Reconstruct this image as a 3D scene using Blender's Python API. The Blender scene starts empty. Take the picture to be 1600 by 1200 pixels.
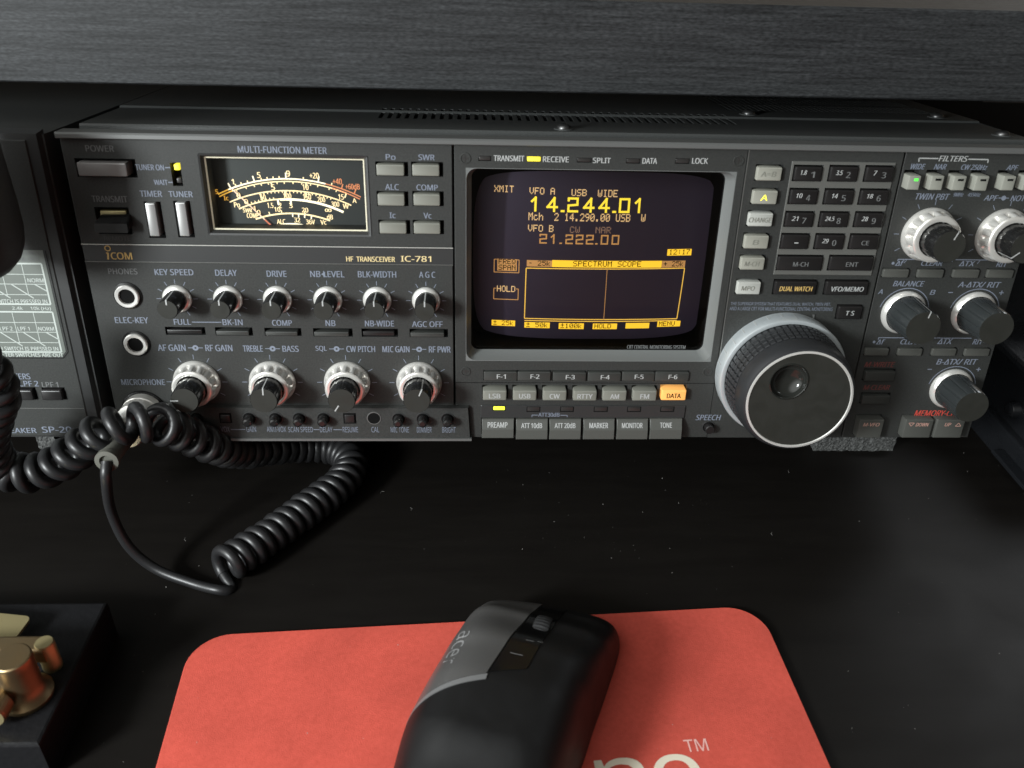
import bpy, bmesh, math, random
from math import sin, cos, pi, radians, hypot, atan2
from mathutils import Matrix, Vector, Quaternion

# ---------------------------------------------------------------- camera, world, lamps, exposure
S = bpy.context.scene
COL = S.collection
MM = 0.001
cam = bpy.data.cameras.new("camera"); camo = bpy.data.objects.new("camera", cam); COL.objects.link(camo)
cam.sensor_fit = 'HORIZONTAL'; cam.sensor_width = 36.0; cam.lens = 29.7
cam.dof.use_dof = True; cam.dof.focus_distance = 0.44; cam.dof.aperture_fstop = 15.0
cam.clip_start = 0.01; cam.clip_end = 20
camo.matrix_world = Matrix(((0.99885458, -0.0032167, -0.0477407, 0.17102), (-0.03841657, 0.54089101, -0.8402149, -0.33931),
                            (0.02852524, 0.84108654, 0.54014789, 0.2988), (0, 0, 0, 1)))
S.camera = camo
W = bpy.data.worlds.new("World"); S.world = W; W.use_nodes = True
bg = W.node_tree.nodes["Background"]
# the room: dim and warm, with the bright window side at the left and a little above
wn = W.node_tree.nodes; wl_ = W.node_tree.links
wt = wn.new("ShaderNodeTexCoord"); wd = wn.new("ShaderNodeVectorMath"); wd.operation = 'DOT_PRODUCT'; wd.inputs[1].default_value = Vector((-0.72, -0.52, 0.46)).normalized()
wm = wn.new("ShaderNodeMapRange"); wm.interpolation_type = 'SMOOTHSTEP'; wm.inputs[1].default_value = 0.62; wm.inputs[2].default_value = 0.96
wx = wn.new("ShaderNodeMix"); wx.data_type = 'RGBA'; wx.inputs[6].default_value = (0.074, 0.065, 0.056, 1); wx.inputs[7].default_value = (2.05, 2.1, 2.05, 1)
wl_.new(wt.outputs["Generated"], wd.inputs[0]); wl_.new(wd.outputs["Value"], wm.inputs[0]); wl_.new(wm.outputs[0], wx.inputs[0]); wl_.new(wx.outputs[2], bg.inputs[0])
bg.inputs[1].default_value = 1.0

def area(name, loc, target, sx, sy, power, color):
    l = bpy.data.lights.new(name, 'AREA'); l.shape = 'RECTANGLE'; l.size = sx; l.size_y = sy; l.energy = power; l.color = color
    o = bpy.data.objects.new(name, l); COL.objects.link(o)
    o.location = loc; d = Vector(target) - Vector(loc)
    o.rotation_euler = d.to_track_quat('-Z', 'Y').to_euler()
    return o
area("window_light", (-0.40, -0.545, 0.365), (0.19, 0.0, 0.10), 0.13, 0.15, 8.8, (0.94, 0.99, 1.0))
area("room_light", (0.894, 0.45, 0.535), (0.43, -0.06, 0.0), 0.34, 0.34, 2.6, (0.9, 0.95, 1.0))
S.view_settings.view_transform = 'Standard'; S.view_settings.look = 'None'
S.view_settings.exposure = 0.0; S.view_settings.gamma = 1.0
S.cycles.max_bounces = 8; S.cycles.transparent_max_bounces = 12
S.cycles.sample_clamp_indirect = 4.0

random.seed(7)
LEAN = radians(-6.598)
RADIO_Z = 48.7
H = 145.5                                     # height of the set's front

# ---------------------------------------------------------------- materials
def srgb(r, g, b):
    f = lambda c: ((c/255+0.055)/1.055)**2.4 if c/255 > 0.04045 else c/255/12.92
    return (f(r), f(g), f(b))
def mat(name, col, rough=0.5, metal=0.0, bump=None, vary=None, spec=0.5, coat=0.0):
    m = bpy.data.materials.new(name); m.use_nodes = True
    nt = m.node_tree; b = nt.nodes["Principled BSDF"]
    b.inputs["Base Color"].default_value = (*col, 1); b.inputs["Roughness"].default_value = rough
    b.inputs["Metallic"].default_value = metal; b.inputs["Specular IOR Level"].default_value = spec
    b.inputs["Coat Weight"].default_value = coat
    tc = nt.nodes.new("ShaderNodeTexCoord")
    if bump:
        sc, st, dist = bump
        n = nt.nodes.new("ShaderNodeTexNoise"); n.inputs["Scale"].default_value = sc; n.inputs["Detail"].default_value = 3
        nt.links.new(tc.outputs["Object"], n.inputs["Vector"])
        bp = nt.nodes.new("ShaderNodeBump"); bp.inputs["Strength"].default_value = st; bp.inputs["Distance"].default_value = dist
        nt.links.new(n.outputs["Fac"], bp.inputs["Height"]); nt.links.new(bp.outputs["Normal"], b.inputs["Normal"])
    if vary:
        sc, amt, c2 = vary
        n2 = nt.nodes.new("ShaderNodeTexNoise"); n2.inputs["Scale"].default_value = sc; n2.inputs["Detail"].default_value = 6
        nt.links.new(tc.outputs["Object"], n2.inputs["Vector"])
        rp = nt.nodes.new("ShaderNodeValToRGB"); rp.color_ramp.elements[0].position = 0.5-amt; rp.color_ramp.elements[1].position = 0.5+amt
        rp.color_ramp.elements[0].color = (*col, 1); rp.color_ramp.elements[1].color = (*c2, 1)
        nt.links.new(n2.outputs["Fac"], rp.inputs["Fac"]); nt.links.new(rp.outputs["Color"], b.inputs["Base Color"])
    return m
def emit(name, col, strength):
    m = mat(name, col, 0.5); b = m.node_tree.nodes["Principled BSDF"]
    b.inputs["Emission Color"].default_value = (*col, 1); b.inputs["Emission Strength"].default_value = strength
    return m
def glassy(name, tint=(1, 1, 1), rough=0.02, fac=1.0):
    m = bpy.data.materials.new(name); m.use_nodes = True; nt = m.node_tree; nt.nodes.clear()
    out = nt.nodes.new("ShaderNodeOutputMaterial"); mix = nt.nodes.new("ShaderNodeMixShader")
    t = nt.nodes.new("ShaderNodeBsdfTransparent"); t.inputs[0].default_value = (*tint, 1)
    g = nt.nodes.new("ShaderNodeBsdfGlossy"); g.inputs["Roughness"].default_value = rough
    fr = nt.nodes.new("ShaderNodeFresnel"); fr.inputs[0].default_value = 1.45
    nt.links.new(fr.outputs[0], mix.inputs[0]); nt.links.new(t.outputs[0], mix.inputs[1]); nt.links.new(g.outputs[0], mix.inputs[2])
    nt.links.new(mix.outputs[0], out.inputs[0])
    return m
def grain(name, c1, c2, rough, axis_scale=(6, 160, 160), spec=0.4, bump=0.25, specks=False):
    m = mat(name, c1, rough, spec=spec); nt = m.node_tree; b = nt.nodes["Principled BSDF"]
    tc = nt.nodes.new("ShaderNodeTexCoord"); mp = nt.nodes.new("ShaderNodeMapping"); mp.inputs["Scale"].default_value = axis_scale
    nt.links.new(tc.outputs["Object"], mp.inputs[0])
    n = nt.nodes.new("ShaderNodeTexNoise"); n.inputs["Scale"].default_value = 1.6; n.inputs["Detail"].default_value = 9; n.inputs["Roughness"].default_value = 0.68
    n.inputs["Distortion"].default_value = 0.35
    nt.links.new(mp.outputs[0], n.inputs["Vector"])
    rp = nt.nodes.new("ShaderNodeValToRGB"); e = rp.color_ramp.elements
    e[0].position = 0.34; e[1].position = 0.68; e[0].color = (*c1, 1); e[1].color = (*c2, 1)
    nt.links.new(n.outputs["Fac"], rp.inputs["Fac"]); nt.links.new(rp.outputs["Color"], b.inputs["Base Color"])
    bp = nt.nodes.new("ShaderNodeBump"); bp.inputs["Strength"].default_value = bump; bp.inputs["Distance"].default_value = 0.0004
    nt.links.new(n.outputs["Fac"], bp.inputs["Height"]); nt.links.new(bp.outputs["Normal"], b.inputs["Normal"])
    return m

M = {}
M['panel'] = mat("panel_paint", (0.0285, 0.0298, 0.0285), 0.5, bump=(3000, 0.5, 0.0002), vary=(1300, 0.22, (0.043, 0.0445, 0.0425)), spec=0.28)
M['bezel'] = mat("screen_bezel_paint", (0.15, 0.158, 0.155), 0.42, bump=(1700, 0.3, 0.0003))
M['panel_dark'] = mat("panel_dark_paint", (0.030, 0.031, 0.031), 0.42, bump=(2600, 0.15, 0.0002))
M['black'] = mat("black_void", (0.005, 0.005, 0.005), 0.8, spec=0.1)
M['chassis'] = mat("chassis_black", (0.012, 0.012, 0.012), 0.55, bump=(1800, 0.3, 0.0002))
M['cover'] = mat("cover_black_enamel", (0.048, 0.051, 0.050), 0.48, bump=(1400, 0.35, 0.0003))
M['trim'] = mat("grey_trim", (0.135, 0.138, 0.135), 0.42, metal=0.25)
M['highlight_line'] = mat("bevel_highlight_line", (0.62, 0.62, 0.58), 0.35, metal=0.4)  # highlight along the name band's bevel, painted as a pale line
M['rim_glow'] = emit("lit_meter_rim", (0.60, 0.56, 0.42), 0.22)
M['edge'] = mat("pale_edge_line", (0.20, 0.20, 0.19), 0.35, metal=0.6)  # pale strip: painted edge highlight on the name band, seam on the speaker
M['print'] = mat("pale_print", (0.19, 0.215, 0.27), 0.6)
M['white'] = mat("white_print", (0.42, 0.43, 0.425), 0.6)
M['gold'] = mat("gold_print", (0.62, 0.42, 0.14), 0.5)
M['goldp'] = mat("pale_gold_print", (0.72, 0.58, 0.30), 0.5)
M['red_print'] = mat("red_print", (0.55, 0.07, 0.05), 0.6)
M['shaded_red'] = mat("shaded_red_print", (0.16, 0.045, 0.04), 0.6)  # red print darkened to carry the tuning dial's shadow
M['pink_print'] = mat("pale_pink_print", (0.48, 0.28, 0.23), 0.6)
M['dim_print'] = mat("dim_grey_print", (0.14, 0.145, 0.145), 0.6)  # darker grey print for the fainter legends
M['faint_print'] = mat("faint_print", (0.05, 0.05, 0.05), 0.5)
M['key_beige'] = mat("beige_button", (0.29, 0.29, 0.25), 0.5, bump=(1800, 0.1, 0.0002))
M['key_filter'] = mat("pale_filter_button", (0.27, 0.275, 0.24), 0.5)
M['key_olive'] = mat("olive_grey_button", (0.19, 0.192, 0.165), 0.5, bump=(1800, 0.1, 0.0002))
M['key_grey'] = mat("grey_button", (0.072, 0.074, 0.067), 0.5, bump=(1800, 0.1, 0.0002))
M['key_dgrey'] = mat("dark_grey_button", (0.038, 0.040, 0.037), 0.45, bump=(1800, 0.1, 0.0002))
M['key_black'] = mat("black_key", (0.014, 0.013, 0.013), 0.35)
M['key_frame'] = mat("grey_key_frame", (0.105, 0.106, 0.098), 0.55, bump=(2200, 0.2, 0.0002))
M['white_key'] = mat("white_button", (0.42, 0.43, 0.40), 0.5)
M['alum'] = mat("satin_aluminium", (0.95, 0.94, 0.90), 0.22, metal=0.55)
M['chrome'] = mat("bright_chrome", (0.95, 0.93, 0.88), 0.20, metal=0.60)
M['screw_steel'] = mat("dark_screw_steel", (0.14, 0.14, 0.14), 0.38, metal=0.9)
M['dial_alum'] = mat("dial_aluminium", (0.62, 0.67, 0.69), 0.42, metal=0.55)
M['knob_black'] = mat("gloss_black_knob", (0.012, 0.012, 0.012), 0.16)
M['knob_grey'] = mat("fluted_charcoal_knob", (0.028, 0.032, 0.033), 0.24)
M['knob_face'] = mat("matte_knob_face", (0.024, 0.0245, 0.021), 0.6, spec=0.3, bump=(2500, 0.1, 0.0001))
M['rubber'] = mat("black_rubber", (0.022, 0.023, 0.025), 0.42)
M['dimple'] = mat("glossy_dimple", (0.018, 0.019, 0.017), 0.10)
M['power_btn'] = mat("shaded_power_button", (0.22, 0.21, 0.205), 0.4, metal=0.3)  # button grey darkened for the shadow over this corner of the panel
M['silver_btn'] = mat("silver_button", (0.40, 0.40, 0.395), 0.34, metal=0.6)
M['crt'] = mat("crt_phosphor_face", (0.085, 0.066, 0.108), 0.5)
M['crt_glass'] = glassy("crt_glass", (0.94, 0.94, 0.95))
M['glass'] = glassy("meter_glass", (0.96, 0.97, 0.96))
M['amber'] = emit("amber_trace", (1.0, 0.60, 0.09), 0.85)
M['amber_big'] = emit("amber_bright_trace", (1.0, 0.60, 0.035), 1.0)
M['digit'] = emit("yellow_digit_trace", (1.0, 0.76, 0.05), 1.0)
M['amber_pale'] = emit("amber_fine_trace", (0.95, 0.62, 0.28), 0.62)
M['amber_dim'] = emit("amber_dim_trace", (0.78, 0.40, 0.13), 0.45)
M['amber_faint'] = emit("amber_faint_trace", (0.40, 0.24, 0.16), 0.35)
M['led_yellow'] = emit("lit_yellow_lamp", (1.0, 0.85, 0.05), 1.05)
M['led_lime'] = emit("lit_lime_lamp", (0.80, 0.90, 0.05), 1.0)
M['led_green'] = emit("lit_green_lamp", (0.10, 0.75, 0.08), 0.9)
M['lit_orange'] = emit("lit_orange_key", (0.80, 0.38, 0.10), 0.55)
M['lit_a'] = emit("lit_yellow_legend", (0.9, 0.8, 0.08), 0.9)
M['led_off'] = mat("unlit_lamp", (0.030, 0.028, 0.027), 0.3)
M['meter_face'] = mat("meter_face_grey", (0.050, 0.056, 0.056), 0.6)
M['scale'] = emit("backlit_scale", (1.0, 0.80, 0.46), 0.85)
M['scale_hot'] = emit("backlit_scale_centre", (1.0, 0.90, 0.66), 1.1)
M['scale_amber'] = emit("backlit_scale_amber", (1.0, 0.55, 0.08), 0.75)
M['scale_red'] = emit("backlit_scale_red", (0.80, 0.30, 0.14), 0.55)
M['needle'] = emit("needle_red", (0.65, 0.18, 0.10), 0.5)
M['needle_lit'] = emit("needle_lit", (0.9, 0.62, 0.45), 0.6)
M['cord'] = mat("black_cord_vinyl", (0.016, 0.016, 0.017), 0.40, bump=(900, 0.10, 0.0003))
M['boot'] = mat("grey_rubber_boot", (0.10, 0.10, 0.085), 0.55)
M['red'] = mat("red_pad_cloth", (0.55, 0.082, 0.056), 0.85, bump=(2400, 0.5, 0.0003), vary=(500, 0.3, (0.65, 0.104, 0.074)), spec=0.2)
M['pad_edge'] = mat("pad_rubber_edge", (0.35, 0.18, 0.13), 0.8)
M['pad_white'] = mat("cream_pad_print", (0.78, 0.70, 0.56), 0.85)
M['pad_tm'] = mat("pale_pad_print", (0.85, 0.50, 0.45), 0.85)
M['mouse'] = mat("mouse_black_shell", (0.007, 0.007, 0.0072), 0.45, bump=(3500, 0.08, 0.0001), spec=0.35)
M['mouse_grey'] = mat("mouse_grey_button", (0.080, 0.078, 0.076), 0.34, bump=(3500, 0.06, 0.0001))
M['mouse_gloss'] = mat("mouse_gloss_strip", (0.006, 0.006, 0.006), 0.16)
M['wheel'] = mat("wheel_rubber", (0.022, 0.022, 0.023), 0.6)
M['edge_grey'] = mat("mouse_edge_grey", (0.15, 0.15, 0.15), 0.4)
M['logo'] = mat("silver_logo", (0.22, 0.22, 0.22), 0.5)
M['brass'] = mat("tarnished_brass", (0.31, 0.24, 0.145), 0.44, metal=1.0, bump=(700, 0.1, 0.0003), vary=(120, 0.25, (0.36, 0.25, 0.13)))
M['plate'] = mat("engraved_brass_plate", (0.50, 0.42, 0.22), 0.42, metal=0.8)
M['base_black'] = mat("crackle_black", (0.008, 0.008, 0.009), 0.55, bump=(420, 0.45, 0.0005), spec=0.18)
M['foam'] = mat("granular_grey_foam", (0.035, 0.036, 0.035), 0.9, bump=(1200, 0.8, 0.0012), vary=(900, 0.16, (0.13, 0.133, 0.13)))
M['desk'] = grain("black_desk_laminate", (0.0062, 0.0053, 0.0046), (0.0085, 0.0074, 0.0064), 0.5, (9, 70, 70), spec=0.17, bump=0.06)
def smear(m, lo, hi, scale):
    nt = m.node_tree; b = nt.nodes["Principled BSDF"]; tc = nt.nodes.new("ShaderNodeTexCoord"); n = nt.nodes.new("ShaderNodeTexNoise"); n.inputs["Scale"].default_value = scale
    n.inputs["Detail"].default_value = 5; n.inputs["Distortion"].default_value = 1.5; mr = nt.nodes.new("ShaderNodeMapRange"); mr.inputs[1].default_value = 0.35; mr.inputs[2].default_value = 0.7
    mr.inputs[3].default_value = lo; mr.inputs[4].default_value = hi
    nt.links.new(tc.outputs["Object"], n.inputs["Vector"]); nt.links.new(n.outputs["Fac"], mr.inputs[0]); nt.links.new(mr.outputs[0], b.inputs["Roughness"])
M['shelf'] = grain("black_wood_shelf", (0.0155, 0.0163, 0.0172), (0.041, 0.043, 0.0455), 0.55, (20, 380, 460), spec=0.25, bump=0.15)
def speckle(m, amt, scale):                     # fine open pores over the grain
    nt = m.node_tree; b = nt.nodes["Principled BSDF"]; tc = nt.nodes.new("ShaderNodeTexCoord"); mp = nt.nodes.new("ShaderNodeMapping"); mp.inputs["Scale"].default_value = scale
    n = nt.nodes.new("ShaderNodeTexNoise"); n.inputs["Scale"].default_value = 1.0; n.inputs["Detail"].default_value = 4
    mr = nt.nodes.new("ShaderNodeMapRange"); mr.inputs[1].default_value = 0.3; mr.inputs[2].default_value = 0.7; mr.inputs[3].default_value = 1-amt; mr.inputs[4].default_value = 1+amt
    mx = nt.nodes.new("ShaderNodeMix"); mx.data_type = 'RGBA'; mx.blend_type = 'MULTIPLY'; mx.inputs[0].default_value = 1.0
    src = b.inputs["Base Color"].links[0].from_socket
    nt.links.new(tc.outputs["Object"], mp.inputs[0]); nt.links.new(mp.outputs[0], n.inputs["Vector"]); nt.links.new(n.outputs["Fac"], mr.inputs[0])
    nt.links.new(src, mx.inputs[6]); nt.links.new(mr.outputs[0], mx.inputs[7]); nt.links.new(mx.outputs[2], b.inputs["Base Color"])
speckle(M['shelf'], 0.45, (420, 900, 1300)); speckle(M['red'], 0.10, (35, 35, 35))
M['wallp'] = mat("beige_wall_paint", (0.36, 0.28, 0.20), 0.8)
M['darkboard'] = mat("dark_brown_board", (0.007, 0.006, 0.005), 0.8, spec=0.1)
M['case'] = mat("gloss_black_case", (0.012, 0.013, 0.015), 0.22)
M['dust'] = mat("pale_dust", (0.32, 0.31, 0.29), 0.9)
M['mic'] = mat("microphone_black", (0.018, 0.017, 0.016), 0.55, bump=(1200, 0.3, 0.0003))
M['chart'] = mat("chart_plate_grey", (0.13, 0.145, 0.13), 0.45)
M['chart_line'] = mat("chart_line_white", (0.46, 0.50, 0.47), 0.5)

smear(M['desk'], 0.46, 0.53, 14); smear(M['mouse'], 0.43, 0.52, 60); smear(M['knob_face'], 0.45, 0.7, 90); smear(M['case'], 0.18, 0.35, 30)

# ---------------------------------------------------------------- mesh builder (millimetres)
class MB:
    def __init__(s): s.v = []; s.f = []; s.m = []; s.T = Matrix.Identity(4); s.mats = []
    def mi(s, k):
        if k not in s.mats: s.mats.append(k)
        return s.mats.index(k)
    def add(s, verts, faces, k):
        o = len(s.v); i = s.mi(k)
        s.v += [tuple(s.T @ Vector(p)) for p in verts]
        for f in faces: s.f.append(tuple(o+j for j in f)); s.m.append(i)
    def box(s, x0, x1, y0, y1, z0, z1, k):
        s.add([(x0,y0,z0),(x1,y0,z0),(x1,y1,z0),(x0,y1,z0),(x0,y0,z1),(x1,y0,z1),(x1,y1,z1),(x0,y1,z1)],
              [(0,3,2,1),(4,5,6,7),(0,1,5,4),(1,2,6,5),(2,3,7,6),(3,0,4,7)], k)
    def quad(s, pts, k): s.add(pts, [tuple(range(len(pts)))], k)
    def fr(s, cx, cz, w, h, y, k): s.quad([(cx-w/2,y,cz-h/2),(cx+w/2,y,cz-h/2),(cx+w/2,y,cz+h/2),(cx-w/2,y,cz+h/2)], k)
    def loft(s, levels, k, cap0=False, cap1=True, kcap=None):
        """levels: list of (outline [(x,z)], y) or outline of 3d points"""
        pts = []; n = len(levels[0][0])
        for o, y in levels: pts += [(p[0], y, p[1]) for p in o]
        fs = []
        for l in range(len(levels)-1):
            for i in range(n):
                j = (i+1) % n; fs.append((l*n+i, l*n+j, (l+1)*n+j, (l+1)*n+i))
        s.add(pts, fs, k)
        if cap1: s.add([(p[0], levels[-1][1], p[1]) for p in levels[-1][0]], [tuple(range(n))], kcap or k)
        if cap0: s.add([(p[0], levels[0][1], p[1]) for p in levels[0][0]], [tuple(reversed(range(n)))], k)
    def key(s, cx, cz, w, h, y0, y1, k, b=0.5, r=0.5, kcap=None):
        s.loft([(rr(cx, cz, w, h, r), y0), (rr(cx, cz, w, h, r), y1+b), (rr(cx, cz, w-b*0.7, h-b*0.7, r), y1+b*0.3), (rr(cx, cz, w-2*b, h-2*b, r*0.6), y1)], k, kcap=kcap)
    def lathe(s, cx, cz, prof, k, n=40, cap=True, mod=None, kcap=None):
        """revolve (r,y) about the y axis through cx,cz"""
        pts = []
        for r, y in prof:
            for i in range(n):
                a = 2*pi*i/n; q = mod(a, r, y) if mod else r
                pts.append((cx+q*sin(a), y, cz+q*cos(a)))
        fs = []
        for l in range(len(prof)-1):
            for i in range(n):
                j = (i+1) % n; fs.append((l*n+i, (l+1)*n+i, (l+1)*n+j, l*n+j))
        s.add(pts, fs, k)
        if cap: s.add(pts[-n:], [tuple(range(n))], kcap or k)
    def tube(s, path, r, k, n=8, caps=True):
        path = [Vector(p) for p in path]; N = len(path); pts = []
        t = (path[1]-path[0]).normalized(); u = t.orthogonal().normalized()
        for i, p in enumerate(path):
            t2 = (path[min(i+1, N-1)]-path[max(i-1, 0)]).normalized()
            u = (u-t2*u.dot(t2)).normalized(); w = t2.cross(u)
            for j in range(n):
                a = 2*pi*j/n; pts.append(p+(u*cos(a)+w*sin(a))*r)
        fs = [(i*n+j, i*n+(j+1) % n, (i+1)*n+(j+1) % n, (i+1)*n+j) for i in range(N-1) for j in range(n)]
        if caps: fs += [tuple(reversed(range(n))), tuple((N-1)*n+j for j in range(n))]
        s.add(pts, fs, k)
    def line(s, p, q, w, y, k):
        """flat stroke on the panel plane between (x,z) points"""
        d = Vector((q[0]-p[0], q[1]-p[1])); L = d.length
        if L < 1e-6: return
        n = Vector((-d.y, d.x))/L*w/2
        yf = y if callable(y) else (lambda x, z: y)
        s.quad([(a, yf(a, b), b) for a, b in ((p[0]-n.x, p[1]-n.y), (q[0]-n.x, q[1]-n.y), (q[0]+n.x, q[1]+n.y), (p[0]+n.x, p[1]+n.y))], k)
    def poly(s, pts, w, y, k, closed=False):
        for a, b in zip(pts, pts[1:]+(pts[:1] if closed else [])): s.line(a, b, w, y, k)
        
    def text(s, st, box, y, k, shear=0.0, bold=0.012, fit=True):
        cx, cz, w, h = box
        V, F, bb = glyphs(st, bold)
        sz = h/(bb[3]-bb[1]) if fit is True else h/0.73
        sx = w/(bb[2]-bb[0]) if fit else sz
        mx = (bb[0]+bb[2])/2; my = (bb[1]+bb[3])/2
        yf = y if callable(y) else (lambda x, z: y)
        pts = []
        for a, b in V:
            z = (b-my)*sz; x = (a-mx)*sx+z*shear; pts.append((cx+x, yf(cx+x, cz+z), cz+z))
        if bold <= 0.001: s.add(pts, F, k); return
        e = sz*0.015                                      # a heavier face: the same print laid twice, a hair apart
        s.add([(x-e, y_, z) for x, y_, z in pts], F, k); s.add([(x+e, y_-0.03, z) for x, y_, z in pts], F, k)
    def build(s, name, parent=None, smooth=35, weld=True, label=None):
        me = bpy.data.meshes.new(name); me.from_pydata([Vector(p)*MM for p in s.v], [], s.f)
        for k in s.mats: me.materials.append(M[k])
        me.polygons.foreach_set("material_index", s.m)
        if weld and len(s.f) < 60000:
            bm = bmesh.new(); bm.from_mesh(me); bmesh.ops.remove_doubles(bm, verts=bm.verts, dist=2e-6)
            bmesh.ops.dissolve_degenerate(bm, dist=1e-7, edges=bm.edges); bm.to_mesh(me); bm.free()
        if smooth:
            me.polygons.foreach_set("use_smooth", [True]*len(me.polygons)); me.set_sharp_from_angle(angle=radians(smooth))
        me.update()
        o = bpy.data.objects.new(name, me); COL.objects.link(o)
        if parent: o.parent = parent
        if label: o['label'] = label
        return o

def rr(cx, cz, w, h, r, n=3):
    r = min(r, w/2-1e-3, h/2-1e-3); out = []
    for (sx, sz, a0) in ((1, 1, 0), (-1, 1, 90), (-1, -1, 180), (1, -1, 270)):
        for i in range(n+1):
            a = radians(a0+90*i/n); out.append((cx+sx*(w/2-r)+r*cos(a), cz+sz*(h/2-r)+r*sin(a)))
    return list(reversed(out))
_gc = {}
import os
try: FONT = bpy.data.fonts.load(os.path.join(bpy.utils.resource_path('LOCAL'), 'datafiles', 'fonts', 'NotoSansMath-Regular.woff2'))   # ships with Blender
except Exception: FONT = None
def glyphs(st, bold):
    if (st, bold) in _gc: return _gc[(st, bold)]
    c = bpy.data.curves.new("lettering_curve", 'FONT'); c.body = st; c.size = 1; c.resolution_u = 3; c.offset = 0.0; c.dimensions = '2D'; c.fill_mode = 'BOTH'
    if FONT: c.font = FONT
    o = bpy.data.objects.new("lettering_curve", c); COL.objects.link(o)
    dg = bpy.context.evaluated_depsgraph_get(); me = bpy.data.meshes.new_from_object(o.evaluated_get(dg))
    V = [(v.co.x, v.co.y) for v in me.vertices]; F = [tuple(p.vertices) for p in me.polygons]
    bb = (min(v[0] for v in V), min(v[1] for v in V), max(v[0] for v in V), max(v[1] for v in V))
    bpy.data.objects.remove(o); bpy.data.meshes.remove(me); bpy.data.curves.remove(c)
    _gc[(st, bold)] = (V, F, bb); return _gc[(st, bold)]
def tag(o, label, cat, group=None, kind=None):
    o['label'] = label; o['category'] = cat
    if group: o['group'] = group
    if kind: o['kind'] = kind
    return o
def empty(name, loc, rot=(0, 0, 0)):
    o = bpy.data.objects.new(name, None); o.empty_display_size = 0.02; COL.objects.link(o)
    o.location = Vector(loc)*MM; o.rotation_euler = rot
    return o
def spline(pts, step):
    """Catmull-Rom through pts, resampled at about 'step'"""
    P = [Vector(p) for p in pts]; P = [P[0]*2-P[1]]+P+[P[-1]*2-P[-2]]; raw = []
    for i in range(1, len(P)-2):
        for k in range(24):
            t = k/24; a, b, c, d = P[i-1:i+3]
            raw.append(0.5*((2*b)+(c-a)*t+(2*a-5*b+4*c-d)*t*t+(3*b-a-3*c+d)*t**3))
    raw.append(P[-2]); out = [raw[0]]; acc = 0
    for a, b in zip(raw, raw[1:]):
        L = (b-a).length; pos = 0
        while acc+L-pos >= step:
            pos += step-acc; acc = 0; out.append(a.lerp(b, pos/L))
        acc += L-pos
    return out

# ---------------------------------------------------------------- setting: desk, shelf, wall
b = MB(); b.box(-900, 1200, -430, 470, -30, 0, 'desk')
o = b.build("desk_surface", smooth=0); o['kind'] = 'structure'; o['label'] = 'matte black wood grain desk top with fine dust under the radio'; o['category'] = 'desk'
b = MB()
b.loft([([(-800, 206.6), (520, 206.6), (520, 244.2), (-800, 244.2)], 440), ([(-800, 206.6), (520, 206.6), (520, 244.2), (-800, 244.2)], 41),
        ([(-800, 207.4), (520, 207.4), (520, 243.4), (-800, 243.4)], 40)], 'shelf', cap0=True)
o = b.build("shelf_board", smooth=0); tag(o, 'thick black wood grain shelf board running above the radio', 'shelf')
b = MB(); b.box(-900, 1200, 470, 490, -30, 900, 'wallp')
o = b.build("wall", smooth=0); o['kind'] = 'structure'; o['label'] = 'beige wall behind the desk'; o['category'] = 'wall'
b = MB(); b.box(432, 1100, 440, 452, 0, 108.95, 'darkboard')
o = b.build("back_board", smooth=0); tag(o, 'dark brown board standing behind the radio under the shelf', 'board')
b = MB(); b.box(380, 624.57, 412, 436, 0, 206, 'darkboard')
o = b.build("shelf_bracket", smooth=0); tag(o, 'black upright board behind the right rear corner of the radio', 'upright')

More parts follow.
